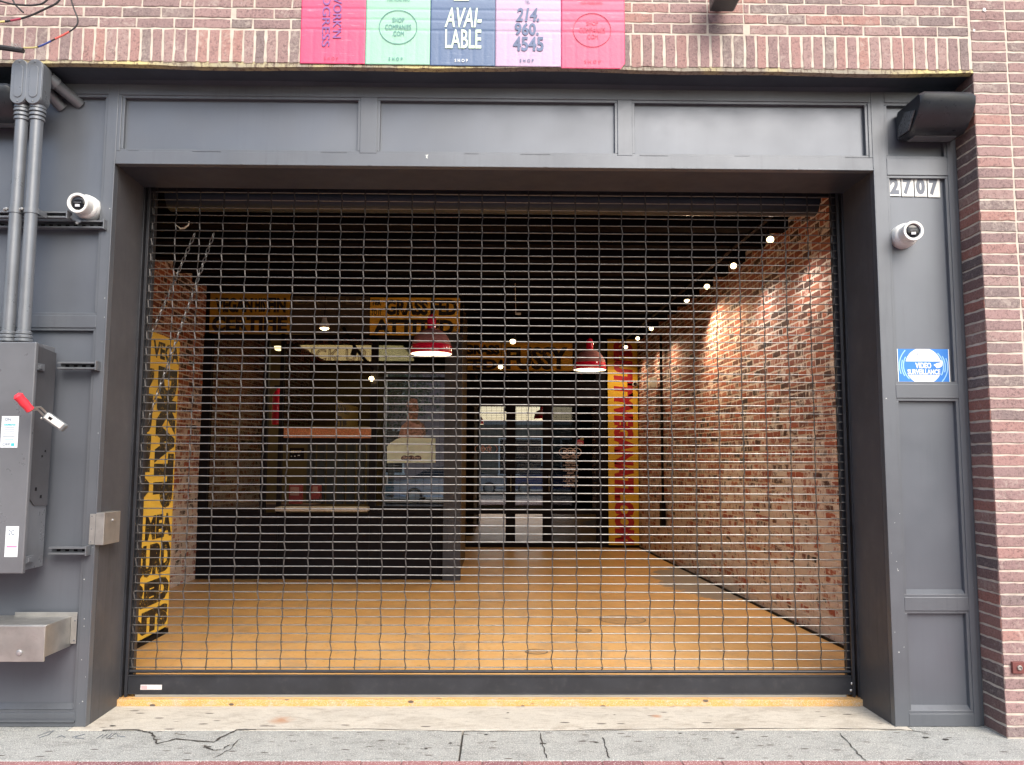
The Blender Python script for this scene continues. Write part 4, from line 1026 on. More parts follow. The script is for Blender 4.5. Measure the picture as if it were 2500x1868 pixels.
# pickup counter shelf and menu strip
a = K(682, 1236); b = K(902, 1247)
o = MB().box(a.x, b.x, KY-.20, KY+.01, b.z+.0, a.z).build('counter_shelf', pm('pale_counter', (.66,.60,.52), .35), ko, bevel=.004)
a = K(694, 1043); b = K(906, 1070)
OR = pm('orange_strip', (.72,.24,.13), .5)
def patternm():
    m, nt, bs = newmat('orange_menu_print'); vec = coords(nt, (1,1,1)); br = nt.nodes.new('ShaderNodeTexBrick'); nt.links.new(coords(nt, (1,1,1)), br.inputs['Vector'])
    c = ramp(nt, noise(nt, coords(nt, (30,1,22)), 1.6, 3, .8), [(.44, (.75,.28,.15)), (.50, (.30,.10,.03)), (.56, (.80,.42,.20)), (.66, (.85,.33,.22))])
    nt.links.new(c, bs.inputs['Base Color']); nt.nodes.remove(br); bs.inputs['Roughness'].default_value = .5; return m
st_ = MB().box(a.x, b.x, KY-.012, KY+.0, b.z, a.z).build('menu_strip', patternm(), ko)
a = K(703, 1052); b = K(890, 1053)
# sign fascia boards
def board(px0, py0, px1, py1, label, parent_thing=None, Y=KY-.02, m=YELD):
    a = F(px0, py0, Y); b = F(px1, py1, Y); t = thing('lettered_board', label, 'sign', ((a.x+b.x)/2, Y, b.z), 'yellow lettered boards over the kiosk and doors')
    o = MB().box(a.x, b.x, Y, Y+.03, b.z, a.z).build('board', m, t, bevel=.002); note(o); return t, o
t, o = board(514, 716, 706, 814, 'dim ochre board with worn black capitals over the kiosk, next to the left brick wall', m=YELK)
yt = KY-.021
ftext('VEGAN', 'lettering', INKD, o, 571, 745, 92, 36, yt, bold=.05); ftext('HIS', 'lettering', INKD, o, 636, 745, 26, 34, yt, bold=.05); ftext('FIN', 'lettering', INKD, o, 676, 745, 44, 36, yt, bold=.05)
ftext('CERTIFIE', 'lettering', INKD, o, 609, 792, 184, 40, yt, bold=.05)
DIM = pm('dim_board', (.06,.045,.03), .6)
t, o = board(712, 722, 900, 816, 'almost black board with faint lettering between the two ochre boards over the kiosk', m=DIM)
ftext('BATTLE', 'lettering', pm('faint_ink', (.13,.10,.05), .6), o, 806, 735, 170, 18, yt, bold=.02)
t, o = board(904, 726, 1122, 819, 'brightest ochre board reading GRASS FED over the kiosk, behind the big red pendant')
ftext('TER', 'lettering', INKD, o, 919, 739, 24, 14, yt, bold=.05); ftext('TO IT', 'lettering', INKD, o, 919, 763, 26, 15, yt, bold=.04)
ftext('GRASS', 'lettering', INKD, o, 993, 751, 104, 38, yt, bold=.05); ftext('FED', 'lettering', INKD, o, 1085, 751, 60, 38, yt, bold=.05); ftext('I', 'lettering', INKD, o, 1053, 751, 4, 38, yt, bold=.01)
ftext('ATTITED', 'lettering', INKD, o, 1010, 798, 196, 36, yt, bold=.05)
# kiosk room inside
room = MB().box(xl, xr-.05, 8.7, 8.75, -.3, 3.95).box(xr-.1, xr-.05, KY+.10, 8.7, -.3, 3.95)
room.build('inner_wall', pm('kiosk_wall', (.09,.065,.03), .7), ko)
MB().box(xl, xr-.1, KY+.10, 8.7, 3.5, 3.52).build('inner_ceiling', pm('kiosk_ceiling', (.16,.13,.08), .7), ko)
# boards seen through the left pane
a = F(545, 1075, 8.0); b = F(638, 1215, 8.0)
o = MB().box(a.x-.1, b.x, 8.0, 8.03, b.z, a.z).build('green_board', pm('green_grey_board', (.17,.18,.11), .6)); tag(o, 'grey green board standing behind the kiosk left pane', 'board')
wf = MB()
for (p0, p1) in (((548,1048),(552,1118)),((573,1161),(631,1166)),((568,1007),(634,1013)),((645,1048),(649,1106))):
    a = F(*p0, 7.2); b = F(*p1, 7.2); wf.box(a.x, b.x, 7.2, 7.22, b.z, a.z)
o = wf.build('white_rail', WHITEP); tag(o, 'thin white rails seen through the kiosk left pane', 'rail')
# counter things behind the pane
CTR = pm('dark_counter', (.12,.07,.06), .5)
o = MB().box(xa, xb+.6, 6.7, 7.15, .86, .93).build('counter', CTR); tag(o, 'dark counter inside the kiosk behind the left pane', 'counter')
def carton(px, py, w, h, m1, label):
    c = F(px, py, 6.62); t = thing('carton', label, 'carton', (c.x, 6.62, c.z), 'cartons on the pickup ledge')
    MB().box(c.x-w/2, c.x+w/2, 6.56, 6.68, c.z, c.z+h).build('box', m1, t, bevel=.003)
    MB().box(c.x-w/2+.02, c.x+w/2-.03, 6.556, 6.5595, c.z+h*.45, c.z+h*.9).build('front_print', pm('carton_print', (.45,.25,.2), .6), t)
REDC = pm('red_carton', (.30,.04,.04), .5)
carton(722, 1230, .17, .26, REDC, 'red carton on the pickup ledge, left one'); carton(772, 1219, .12, .20, REDC, 'red carton with striped print on the pickup ledge, right one')
o = MB().box(xc, xd-.02, 6.42, 6.75, .86, .885).build('pickup_ledge', CTR); tag(o, 'dark inner ledge behind the pickup opening', 'ledge')
# small notices on the pickup frame
a = F(709, 1099, KY-.001); b = F(737, 1117, KY-.001)
nb = thing('notice', 'small black notice with yellow lettering beside the pickup opening', 'notice', (a.x, KY, b.z))
o = MB().box(a.x-.02, b.x+.02, KY+.030, KY+.044, b.z-.03, a.z+.03).build('notice_board', BLACK, nb)
ftext('WE WANT', 'lettering', pm('yellow_ink', (.7,.5,.12), .5), nb, 723, 1103, 25, 6, KY+.028, bold=.04); ftext('. . -', 'lettering', SW, nb, 721, 1113, 22, 4, KY+.028, bold=.03)
# dark shutters/bottles rack behind pickup
rk = MB()
for i in range(7):
    x = xc + .05 + i*.15; rk.box(x, x+.11, 7.4, 7.5, .9, 1.95)
o = rk.build('locker_row', pm('locker', (.035,.04,.05), .4)); tag(o, 'row of dark lockers inside the kiosk behind the pickup opening', 'lockers')
# extinguisher
c = F(678, 995, 6.9)
t = thing('fire_extinguisher', 'red fire extinguisher hanging inside the kiosk', 'fire extinguisher', (c.x, 6.9, c.z-.2))
MB().lathe((c.x, 6.9, c.z-.25), (0,0,1), [(0,.001),(0,.07),(.02,.08),(.42,.08),(.48,.05),(.50,.025),(.54,.025)], 20).build('cylinder', RED, t, smooth=True)
MB().box(c.x-.05, c.x+.03, 6.88, 6.92, c.z+.29, c.z+.32).build('valve_handle', BLACK, t)
# ceiling light panel seen through glass
lt = thing('ceiling_panel', 'glowing pale yellow ceiling light panel inside the kiosk', 'ceiling light', (-2.3, 7.4, 3.3))
LITE = pm('lit_panel', (1,.9,.6), .5, 0, 0, 1, 0, emit=(1,.83,.45), ev=.9)
MB().box(-2.82, -1.38, 6.6, 8.2, 3.16, 3.18).build('diffuser', LITE, lt)
MB().box(-2.85, -1.35, 6.57, 8.23, 3.182, 3.22).build('housing', WHITEP, lt)
al = bpy.data.lights.new('panel_light', 'AREA'); al.shape = 'RECTANGLE'; al.size = 1.3; al.size_y = 1.5; al.energy = 6; al.color = (1,.82,.5)
ao = bpy.data.objects.new('panel_light', al); COL.objects.link(ao); ao.location = (-2.07, 7.4, 3.15); adopt(ao, lt)
# neon style sign
NE = pm('neon_tube', (.12,.02,.015), .3, 0, .1, 5, 0)
ns = thing('tube_sign', 'unlit tube lettering reading PICK UP in the kiosk window', 'tube sign', K(790, 868))
def outline(body, px, py, wpx, hpx, Y=KY-.03, m=NE, nm='lettering'):
    cu = bpy.data.curves.new('t', 'FONT'); cu.body = body; cu.size = 1; cu.align_x = 'CENTER'; cu.fill_mode = 'NONE'; cu.bevel_depth = .022; cu.bevel_resolution = 0; cu.resolution_u = 3; cu.space_character = 1.12
    ob = bpy.data.objects.new('t', cu); COL.objects.link(ob); dg = bpy.context.evaluated_depsgraph_get(); dg.update()
    me = bpy.data.meshes.new_from_object(ob.evaluated_get(dg)); bpy.data.objects.remove(ob)
    xs = [v.co.x for v in me.vertices]; ys = [v.co.y for v in me.vertices]; sx = (F(px+wpx/2,py,Y).x-F(px-wpx/2,py,Y).x)/(max(xs)-min(xs)); sy = (F(px,py-hpx/2,Y).z-F(px,py+hpx/2,Y).z)/(max(ys)-min(ys)); o = F(px, py, Y)
    mx_, my_ = (max(xs)+min(xs))/2, (max(ys)+min(ys))/2
    for v in me.vertices: c = v.co.copy(); v.co = (o.x+(c.x-mx_)*sx, o.y-c.z*.3, o.z+(c.y-my_)*sy)
    me.materials.clear(); me.materials.append(m); ob = bpy.data.objects.new(nm, me); COL.objects.link(ob); adopt(ob, ns); return ob
outline('PICK UP', 815, 867, 158, 30); outline('MOBILE ORDER', 806, 833, 210, 15)
a = K(690, 840); MB().box(a.x, K(920,840).x, KY-.02, KY-.012, K(800,842).z, K(800,839).z).build('mounting_bar', BLACK, ns)
# poster board, cup on the big window
pb_ = thing('window_poster', 'mint green poster with dark oval emblems in the kiosk right window', 'poster', F(1004, 1100, KY+.06))
PMINT = pm('poster_mint', (.72,.85,.74), .5)
yy = KY+.030
a = F(945, 1084, yy); b = F(1063, 1130, yy)
pts = [F(x, y, yy) for x, y in ((945,1130),(945,1090),(952,1082),(968,1072),(980,1068),(1063,1070),(1063,1130))]
MB().prism(pts[::-1], (0,.004,0)).build('sheet', PMINT, pb_)
PD = pm('poster_dark', (.05,.02,.02), .5)
ov = MB()
for cx_ in (988, 1004, 1020):
    n = 18; ov.add([F(cx_+math.cos(k*6.2832/n)*9, 1119+math.sin(k*6.2832/n)*7, yy-.0005-.0002*(cx_-988)/16) for k in range(n)][::-1], [tuple(range(n))])
ov.build('oval_emblem', PD, pb_)
ftext('Slutty Vegan', 'lettering', pm('poster_cream', (.6,.5,.45), .5), pb_, 1004, 1118, 44, 8, yy-.0016, bold=.02, shear=.3)
ftext('PLACE', 'lettering', PD, pb_, 1004, 1106, 17, 3.5, yy-.001, bold=.03)
# patterned upper part of the poster (swirled brown and pink)
sw_m, nt_, b_ = newmat('poster_swirl'); v_ = coords(nt_)
nt_.links.new(ramp(nt_, noise(nt_, v_, 9, 6, .7, 2.2), [(.35,(.05,.03,.02)),(.45,(.20,.13,.09)),(.55,(.42,.24,.22)),(.65,(.55,.42,.38))]), b_.inputs['Base Color'])
ptsu = [F(x, y, yy) for x, y in ((972,1068),(980,1040),(992,1030),(996,1010),(992,985),(1004,972),(1018,975),(1022,1000),(1018,1025),(1035,1036),(1040,1060),(1030,1070))]
MB().prism(ptsu[::-1], (0,.004,0)).build('pictured_swirl', sw_m, pb_)
c = F(1013, 1229, KY+.16); ct = F(1024, 1165, KY+.16)
cup = thing('cup', 'tall yellow tapered cup standing on the kiosk window ledge', 'cup', (c.x-.05, KY+.16, c.z))
hc = ct.z-c.z
MB().lathe((c.x-.03, KY+.16, c.z), (.16,0,1), [(0,.001),(0,.055),(hc*.9,.095),(hc*.9,.09),(.02,.05)], 20).build('cup_body', pm('yellow_cup', (.72,.62,.08), .4), cup, smooth=True)
MB().lathe((c.x-.03, KY+.16, c.z), (.16,0,1), [(hc*.86,.098),(hc*.93,.099),(hc*.95,.09)], 20).build('rim', pm('cup_rim', (.65,.58,.3), .4), cup, smooth=True)
o = MB().box(xe, xf, KY+.06, KY+.4, sill-.05, sill-.005).build('window_ledge', CTR); tag(o, 'dark ledge inside the kiosk right window', 'ledge')

# ================================================================= BACK DOORS
bd = thing('entrance_doors', 'black framed glazed entrance doors at the back of the shop', 'doors', (.7, BY, -.15))
B_ = lambda px, py: F(px, py, BY)
fm = MB(); zb = -.16; zt = B_(1300, 905).z; zm0 = B_(1200,1255).z; zm1 = B_(1200,1241).z
xw0 = -.62-.12; xw1 = ix(2.94, BY)
def bb_(x0, x1, z0, z1, y0=0, y1=.10): fm.box(x0, x1, BY+y0, BY+y1, z0, z1)
pan = [(B_(1140,0+1000).x, B_(1236,1000).x), (B_(1259,1000).x, B_(1325,1000).x), (B_(1350,1000).x, B_(1455,1000).x)]
zg = B_(1200, 992).z
bb_(xw0-.3, pan[0][0], zb, 4.0); bb_(pan[0][1], pan[1][0], zb, 3.0, .01); bb_(pan[1][1], pan[2][0], zb, 3.0, .01); bb_(pan[2][1], xw1, zb, 4.0)
for i, (a, b) in enumerate(pan):
    bb_(a, b, zb, zb+.16, .012); bb_(a, b, zm0, zm1, .012); bb_(a, b, zg, 3.0, .012, .1)
bb_(pan[0][0], pan[2][1], 3.0, 3.06, .0); bb_(pan[0][0], pan[2][1], zt, 4.0, .02)
fm.build('frame', SHOPF, bd)
for i, (a, b) in enumerate(pan):
    gm = GL3 if i == 2 else GL2; MB().box(a, b, BY+.05, BY+.056, zm1, zg).build('pane', gm, bd); MB().box(a, b, BY+.05, BY+.056, zb+.16, zm0).build('pane', gm, bd)
MB().box(pan[0][0], pan[2][1], BY+.05, BY+.056, 3.06, zt).build('transom_pane', glassmat('transom_glass', .05), bd)
for (x, z) in ((1247, 1180), (1340, 1180)):
    c = B_(x, z); MB().tube([(c.x, BY, c.z-.15), (c.x, BY-.05, c.z-.15), (c.x, BY-.05, c.z+.15), (c.x, BY, c.z+.15)], .010, 8).build('pull_handle', STEEL, bd, smooth=True)
WIN = pm('door_lettering', (.62,.50,.45), .5, emit=(.6,.4,.35), ev=.04); OIN = pm('orange_lettering', (.75,.30,.20), .5)
yd = BY+.04
def oval3(px, py, w, h):
    m_ = MB()
    for k in (-1, 0, 1):
        m_.tube([F(px+k*w*.30+math.cos(q*6.2832/24)*w*.22, py+math.sin(q*6.2832/24)*h/2, yd) for q in range(25)], .006, 5)
    return m_
oval3(1187, 1096, 52, 20).build('oval_outline', OIN, bd); ftext('EXIT', 'lettering', WIN, bd, 1187, 1096, 27, 10, yd, bold=.04)
oval3(1392, 1104, 52, 19).build('oval_outline', WIN, bd); ftext('ENTER', 'lettering', WIN, bd, 1392, 1104, 34, 9, yd, bold=.03)
for i, (s, w_) in enumerate((('MONDAY - TUESDAY', 41), ('CLOSED', 18), ('WEDNESDAY', 26), ('11:45 AM - 10:00 PM', 36), ('THURSDAY', 24), ('11:45 AM - 10:00 PM', 36), ('FRIDAY', 16), ('11:45 AM - 11:00 PM', 36), ('SATURDAY', 22), ('11:45 AM - 11:00 PM', 36), ('SUNDAY', 18), ('11:45 AM - 10:00 PM', 36))):
    ftext(s, 'lettering', WIN, bd, 1393, 1117+i*6.4, w_, 4.6 if i % 2 == 0 else 3.6, yd, bold=.02)
c = F(1416, 1081, yd); n = 20
MB().add([c+Vector((math.cos(k*6.2832/n)*.075, 0, math.sin(k*6.2832/n)*.065)) for k in range(n)][::-1], [tuple(range(n))]).build('apple_sticker', pm('apple_red', (.40,.04,.08), .5), bd)
c = F(1421, 1072, yd-.001); MB().add([c+Vector((math.cos(k*6.2832/n)*.04, 0, math.sin(k*6.2832/n)*.028)) for k in range(n)][::-1], [tuple(range(n))]).build('sticker_leaf', pm('leaf_tan', (.25,.2,.08), .5), bd)
ftext('100%', 'lettering', WIN, bd, 1415, 1082, 14, 4, yd-.001, bold=.02)
t, o = board(1130, 836, 1398, 905, 'ochre board reading FUSSY over the back doors', Y=BY-.03, m=YELD)
yb = BY-.031
ftext('GRASS', 'lettering', INKD, o, 1177, 854, 86, 24, yb, bold=.06); ftext('FED', 'lettering', INKD, o, 1173, 890, 82, 26, yb, bold=.05)
ftext('FUSSY', 'lettering', INKD, o, 1311, 875, 150, 56, yb, bold=.05)
t, o = board(1402, 836, 1478, 905, 'short dim ochre board behind the second red pendant', Y=BY-.03, m=DIM)
# vertical banner
a = F(1483, 828, BY-.06); b = F(1561, 1331, BY-.06)
bn = thing('vertical_banner', 'tall yellow banner with red hand lettered web address beside the brick wall', 'banner', ((a.x+b.x)/2, BY-.06, b.z))
sh = MB().box(a.x, b.x, BY-.06, BY-.05, b.z, a.z).build('sheet', pm('banner_yellow', (.90,.58,.05), .5, 0, .06, 3, .1, 8), bn); note(sh)
BR = pm('banner_red', (.52,.02,.03), .5)
c = F(1523, 1083, BY-.0605); top_ = F(1523, 836, BY-.06).z; bot_ = F(1523, 1330, BY-.06).z; wl_ = F(1547, 1080, BY-.06).x - F(1499, 1080, BY-.06).x
letters('SLUTTYVEGANATL.COM', 'lettering', BR, sh, (c.x, BY-.0605, (top_+bot_)/2), -ZA, XA, top_-bot_, wl_, bold=.075, shear=.12)
MB().box(a.x+.0, b.x, BY-.045, BY-.001, -.16, b.z-.02).build('foot_board', BLACK, bn)
# small camera and white box
c = F(1551, 938, BY-.12)
t = thing('small_camera', 'tiny white camera with round black lens in front of the yellow banner', 'security camera', c)
MB().lathe(c + Vector((0,.04,0)), (0,-1,0), [(0,.04),(0,.055),(.03,.05),(.034,.03)], 20).build('shell', WHITEP, t, smooth=True); MB().lathe(c, (0,-1,0), [(0,.036),(.012,.03),(.016,.001)], 20).build('lens', BLACKGL, t, smooth=True)
q = SD(1600, 938, 2.90)
t = thing('emergency_light', 'white box emergency light on the right brick wall', 'emergency light', q)
MB().box(q.x-.12, q.x+.0, q.y-.18, q.y+.18, q.z-.08, q.z+.10).build('case', WHITEP, t, bevel=.01)
MB().lathe((q.x-.06, q.y-.20, q.z-.02), (-.5,-1,-.2), [(0,.03),(.06,.055),(.07,.05),(.071,.001)], 16).build('lamp_head', WHITEP, t, smooth=True)
# black surface conduit on right wall
q0 = SD(1613, 815, 2.90); q1 = SD(1614, 1250, 2.90)
t = thing('wall_conduit', 'thin black surface conduit with a box running down the right brick wall', 'conduit', (q1.x, q1.y, q1.z))
MB().cyl((q0.x, q0.y, q0.z), (q0.x, q0.y, q1.z), .022, 10).build('pipe', BLACK, t, smooth=True)
MB().box(q0.x-.04, q0.x+.03, q0.y-.08, q0.y+.08, q1.z-.22, q1.z+.18).build('junction_box', BLACK, t, bevel=.005)
q = SD(2047, 900, 2.93)
o = MB().box(q.x-.012, q.x, q.y-.04, q.y+.05, q.z-.13, q.z+.13).build('wall_tag', pm('tag_white', (.6,.6,.55), .5)); tag(o, 'narrow white plate on the right brick wall beside the grille guide', 'plate')

# ================================================================= LAMPS
def pendant(px, py, wpx, dist, label, power=6):
    Y = dist - 4.967
    L = F(px-wpx/2, py, Y); R = F(px+wpx/2, py, Y); r = (R.x-L.x)/2; c = Vector(((L.x+R.x)/2, Y, L.z))
    t = thing('pendant_lamp', label, 'pendant lamp', c, 'red enamel pendant lamps')
    MB().lathe(c, (0,0,1), [(0, r), (r*.03, r*1.005), (r*.25, r*.995), (r*.42, r*.96)], 40).build('shade_band', RED, t, smooth=True)
    MB().lathe(c, (0,0,1), [(r*.42, r*.96), (r*.62, r*.90), (r*.85, r*.78), (r*1.05, r*.60), (r*1.18, r*.38), (r*1.22, r*.2)], 40).build('shade_crown', DUST, t, smooth=True)
    MB().lathe(c, (0,0,1), [(-.001, r*.985), (r*.2, r*.975), (r*.6, r*.85), (r*1.0, r*.6), (r*1.15, r*.2), (r*1.16,.001)], 40).build('inner_reflector', CREAM, t, smooth=True)
    MB().lathe(c, (0,0,1), [(r*1.2, r*.22), (r*1.7, r*.22), (r*1.86, r*.17), (r*1.95, r*.06), (r*1.96,.001)], 24).build('neck', RED, t, smooth=True)
    MB().cyl(c+Vector((0,0,r*1.9)), (c.x, c.y, 4.0), .006, 6).build('cord', BLACK, t)
    l = bpy.data.lights.new('bulb_light', 'POINT'); l.energy = power*.7; l.color = (1,.8,.55); l.shadow_soft_size = .05
    lo = bpy.data.objects.new('bulb_light', l); COL.objects.link(lo); lo.location = c+Vector((0,0,r*.35)); adopt(lo, t)
    MB().lathe(c+Vector((0,0,r*.2)), (0,0,1), [(0,.001),(.02,.03),(.05,.035),(.09,.015)], 12).build('bulb', pm('warm_bulb', (1,.9,.7), .5, 0, 0, 1, 0, emit=(1,.85,.6), ev=4), t, smooth=True)
pendant(1053, 864, 101, 8.0, 'nearest red enamel pendant lamp, in front of the kiosk', 5)
pendant(1440, 903, 80, 9.9, 'red enamel pendant lamp in front of the FUSSY board, beside the yellow banner', 5)
pendant(1418, 967, 56, 16.8, 'dimmest red pendant lamp, added behind the door glass to stand for a reflected one', 2)  # added lamp in place of a pendant's reflection in the door glass
BULB = pm('lit_bulb', (1,.9,.7), .5, 0, 0, 1, 0, emit=(1,.74,.38), ev=6)
def track_head(c, aim, label, group, hidden=False, spot=0, r=.032, cord=False):
    t = thing('track_lamp', label, 'track lamp', c, group)
    ax = (Vector(aim)-Vector(c)).normalized(); c = Vector(c)
    MB().lathe(c - ax*.14, ax, [(0,.001),(0,.022),(.04,.028),(.09,r+.006),(.135,r+.010),(.135,r+.002),(.12,r)], 20).build('can', WHITEP if cord else LAMPM, t, smooth=True)
    MB().lathe(c - ax*.03, ax, [(0, r*.8),(.012, r),(.03, r*.9),(.042, r*.5),(.045,.001)], 16).build('bulb', BULB, t, smooth=True)
    MB().cyl(c - ax*.12, (c.x-ax.x*.12, c.y-ax.y*.12, 3.86), .006, 6).build('stem', BLACK, t)
    if spot:
        l = bpy.data.lights.new('beam', 'SPOT'); l.energy = spot; l.color = (1,.74,.42); l.spot_size = math.radians(62); l.spot_blend = .9; l.shadow_soft_size = .03
        lo = bpy.data.objects.new('beam', l); COL.objects.link(lo); lo.location = c + ax*.03; lo.rotation_euler = (-ax).to_track_quat('Z','Y').to_euler(); adopt(lo, t)
    return t
pos = [((1881,586), 'first'), ((1791,650), 'second'), ((1726,701), 'third'), ((1677,735), 'fourth'), ((1590,803), 'fifth'), ((1557,827), 'sixth'), ((1528,848), 'seventh')]
for i, ((px, py), nth) in enumerate(pos):
    c = SD(px, py, 2.62)
    aim = (c.x-.25, c.y-.2, c.z-1.2)
    if i == 3: aim = (c.x+.05, c.y-.5, c.z-1.4)
    pw = (16, 22, 22, 85, 30, 25, 15)[i]
    track_head(c, (c.x-.10, c.y-.75, c.z-.55) if i not in (3,) else aim, '%s lit spot lamp from the front in the row along the right brick wall' % nth, 'lit spot lamps along the right wall')
    l = bpy.data.lights.new('beam', 'SPOT'); l.energy = pw*(1.5, 1.3, 1.1, .8, 1.0, 1.0, 1.4)[i]; l.color = (1,.86,.72) if i < 2 else (1,.72,.45); l.spot_size = math.radians(165); l.spot_blend = 1; l.shadow_soft_size = .04
    lo = bpy.data.objects.new('beam', l); COL.objects.link(lo); lo.location = Vector(c)+Vector((0,0,-.10)); ax = (Vector(aim)-Vector(c)).normalized()
    lo.rotation_euler = (-ax).to_track_quat('Z','Y').to_euler(); adopt(lo, [o for o in COL.objects if o.name.startswith('track_lamp')][-1])
track = MB().add([(ix(2.60,2.0),2.0,3.84),(ix(2.64,2.0),2.0,3.84),(ix(2.64,10.6),10.6,3.84),(ix(2.60,10.6),10.6,3.84),(ix(2.60,2.0),2.0,3.859),(ix(2.64,2.0),2.0,3.859),(ix(2.64,10.6),10.6,3.859),(ix(2.60,10.6),10.6,3.859)],
         [(0,3,2,1),(4,5,6,7),(0,1,5,4),(1,2,6,5),(2,3,7,6),(3,0,4,7)]).build('lamp_track', BLACK); tag(track, 'black ceiling track above the right brick wall', 'lamp track')
mid = [((1252,835), 9.3, 'hanging lit lamp in the middle, nearest of its row'), ((1222,897), 11.8, 'second hanging lit lamp in the middle row, before the FUSSY board'), ((1210,958), 15.8, 'third lit lamp in the middle row, behind the door glass'), ((1198,978), 17.0, 'farthest tiny lit lamp behind the door glass')]
for (px, py), d, lab in mid:
    c = F(px, py, d-4.967); track_head(c, (c.x-.05, c.y-.5, c.z-.6), lab, 'lit lamps hanging in the middle', spot=(22 if d < 12 else 8), r=.034 if d < 12 else .03)
c = F(792, 803, 4.6); track_head(c, (c.x+.01, c.y-.05, c.z-.5), 'lit lamp hanging on a pale cord before the kiosk boards', 'lit lamps hanging in the middle', spot=22, cord=True, r=.05)
c = F(1265, 766, 5.5); o = MB().box(c.x-.035, c.x+.035, 5.5, 5.52, c.z-.012, c.z+.012).tube([(c.x-.03, 5.51, c.z), (c.x-.04, 5.51, 3.86)], .004, 5).build('hanging_clip', WHITEP); tag(o, 'small pale clip hanging on a thin wire from the ceiling', 'clip')
# diagonal black track arm before the kiosk
o = MB().tube([F(838,800,6.0), F(868,850,6.0), F(912,905,6.0)], .022, 8).tube([F(868,850,6.0)+Vector((0,0,0)), F(862,868,6.0)], .04, 10).build('diagonal_boom', BLACK, smooth=True); tag(o, 'black diagonal lamp arm in front of the PICK UP lettering', 'boom')
o = MB().lathe(F(908,924,6.05), (-.3,-1,-.5), [(0,.03),(.02,.035),(.03,.001)], 12).build('reflected_lamp', BULB, smooth=True); tag(o, 'small glowing bulb standing in for a reflected lamp at the foot of the diagonal arm', 'lamp')  # glowing stand-in for a bulb reflected in the kiosk glass
# wood-lit wall glow inside the kiosk room left
l = bpy.data.lights.new('kiosk_lamp', 'POINT'); l.energy = 1.2; l.color = (1,.68,.3); l.shadow_soft_size = .1
kl = thing('kiosk_ceiling_lamp', 'warm round ceiling lamp inside the kiosk behind the left pane', 'ceiling light', (-3.4, 7.6, 3.05))
lo = bpy.data.objects.new('kiosk_lamp', l); COL.objects.link(lo); lo.location = (-3.4, 7.6, 2.9); adopt(lo, kl)
MB().lathe((-3.4, 7.6, 3.3), (0,0,-1), [(0,.001),(0,.07),(.03,.07),(.06,.05),(.07,.001)], 16).build('diffuser', LITE, kl, smooth=True)

# ================================================================= ACROSS THE STREET (seen in the glass)
def far_building(name, label, x0, x1, y, h, m, wins):
    t = thing(name, label, 'building', ((x0+x1)/2, y, 0))
    MB().box(x0, x1, y-6, y, -.2, h).build('wall', m, t); MB().box(x0-.1, x1+.1, y-6.1, y+.15, h, h+.25).build('parapet', CONC2, t)
    for (a, b, z0, z1) in wins:
        f = MB().box(a, b, y, y+.04, z0, z1).build('window', BLACKGL, t); note(f)
        MB().box(a-.08, a, y, y+.10, z0, z1).box(b, b+.08, y, y+.10, z0, z1).box(a-.08, b+.08, y, y+.10, z1, z1+.08).box(a-.12, b+.12, y, y+.14, z0-.08, z0).build('frame', WHITEP, f)
    return t
far_building('tall_building', 'tall brown brick building across the street, mirrored in the kiosk glass', -24, -2.0, -20, 9.5, BRICK, [(-21+i*3.6, -18.8+i*3.6, z, z+1.9) for i in range(5) for z in (1.0, 4.6)])
far_building('low_building', 'low pale building across the street, mirrored in the back doors', -1.6, 22, -21, 3.65, pm('drab_stucco', (.15,.14,.10), .8), [(0+i*3.6, 2.4+i*3.6, .8, 2.8) for i in range(6)])
# tree
def tree(x, y, h, label):
    t = thing('street_tree', label, 'tree', (x, y, 0))
    MB().tube([(x,y,-.1),(x+.05,y,h*.3),(x-.1,y,h*.55),(x+.1,y,h*.8)], [.16,.13,.09,.04], 10).tube([(x,y,h*.4),(x+.9,y+.3,h*.7)], [.07,.02], 6).tube([(x,y,h*.45),(x-.9,y-.2,h*.75)], [.07,.02], 6).build('trunk', pm('bark', (.09,.07,.05), .9, 0, .3, 12, .6, 30), t, smooth=True)
    mb = MB(); rnd = random.Random(3)
    for k in range(2600):
        a, b = rnd.uniform(0, 6.28), rnd.gauss(0, .5); rr = rnd.uniform(.3, 1.9); cx_ = rnd.choice([-.9, 0, .8])
        c = Vector((x+cx_+math.cos(a)*rr*.8, y+math.sin(a)*rr*.8, h*.75+b*1.3)); u = Vector((rnd.uniform(-1,1), rnd.uniform(-1,1), rnd.uniform(-1,1))).normalized()*.10; v = u.cross(Vector((rnd.uniform(-1,1),.3,1))).normalized()*.05
        mb.add([c-u, c+v, c+u, c-v], [(0,1,2,3)])
    mb.build('crown', pm('leaf', (.05,.075,.03), .6), t)
tree(-4.6, -17.4, 6.0, 'leafy street tree across the road, mirrored in the kiosk window')
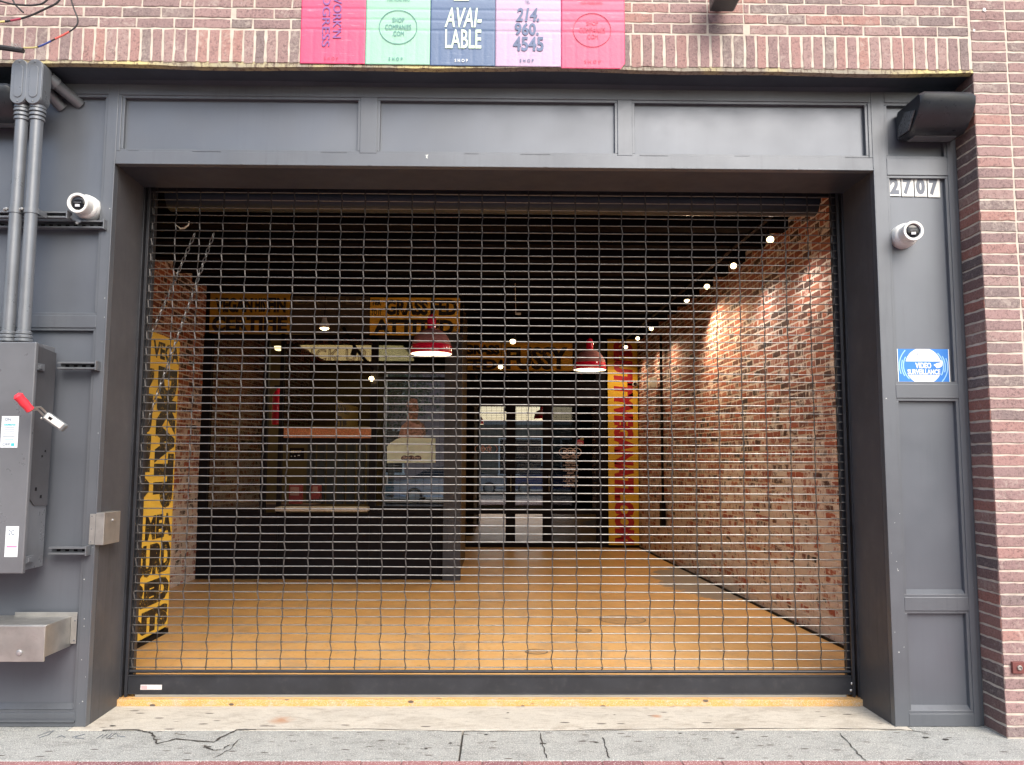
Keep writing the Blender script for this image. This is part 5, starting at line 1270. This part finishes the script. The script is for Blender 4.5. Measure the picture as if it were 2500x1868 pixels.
# parked cars
def car(label, loc, m, flip=1):
    t = thing('parked_car', label, 'car', (0,0,0), 'cars parked across the street')
    L = 4.5; prof = [(-2.22,.42),(-2.25,.70),(-2.15,.88),(-1.5,.98),(-.95,1.02),(.95,1.02),(1.55,.95),(2.15,.85),(2.25,.66),(2.2,.38),(1.75,.30),(-1.75,.30)]
    V = []
    for w_, k in ((-.86,.97),(-.90,1),(.90,1),(.86,.97)):
        for a, z in prof: V.append((a*k, w_, .62+(z-.62)*k))
    n = len(prof); Fc = [tuple(range(n))[::-1], tuple(range(3*n,4*n))]
    for q in range(3):
        for i in range(n): j = (i+1)%n; Fc.append((q*n+i, q*n+j, (q+1)*n+j, (q+1)*n+i))
    MB().add(V, Fc).build('body', m, t, bevel=.05, seg=3, smooth=True)
    gp = [(-1.55,1.0),(-.85,1.40),(-.2,1.47),(.45,1.40),(1.2,1.0)]
    MB().add([(a, -.80 if z < 1.1 else -.62, z) for a, z in gp] + [(a, .80 if z < 1.1 else .62, z) for a, z in gp], [(0,1,2,3,4)[::-1], (5,6,7,8,9)] + [(i, i+1, 6+i, 5+i) for i in range(4)]).build('windows', BLACKGL, t, smooth=True)
    MB().add([(a, s*w_, z+.012) for s in (-1,1) for a, w_, z in ((-.85,.60,1.40),(-.2,.60,1.47),(.45,.60,1.40))], [(0,1,4,3),(1,2,5,4)]).build('roof', m, t)
    for a in (-1.38, 1.38):
        for s in (-1, 1):
            wh = MB().lathe((a, s*.72, .32), (0,s,0), [(0,.32),(.18,.32),(.2,.30),(.2,.22)], 24).build('wheel', RUBBER, t, smooth=True); note(wh)
            MB().lathe((a, s*.90, .32), (0,s,0), [(0,.22),(.01,.20),(.02,.05),(.03,.001)], 12).build('rim', STEEL, wh)
    for s in (-1, 1):
        MB().box(-2.24, -2.16, s*.55-.15, s*.55+.15, .66, .78).build('tail_light', pm('tail_red', (.5,.02,.02), .2), t); MB().box(2.14, 2.22, s*.55-.15, s*.55+.15, .64, .76).build('headlight', WHITEP, t)
    t.location = loc; return t
BLC = pm('blue_car_paint', (.02,.06,.22), .12, .3, .05, 3, 0, coat=1); TEC = pm('teal_car_paint', (.03,.11,.14), .12, .3, .05, 3, 0, coat=1); WHC = pm('silver_car_paint', (.5,.52,.54), .15, .4, .05, 3, 0, coat=1)
car('dark blue car parked opposite, mirrored in the back doors', (2.6, -15.3, -.13), BLC)
car('teal car parked opposite, mirrored in the kiosk window', (-6.3, -15.3, -.13), TEC)
car('silver car parked opposite behind the teal one', (-1.9, -15.4, -.13), WHC)
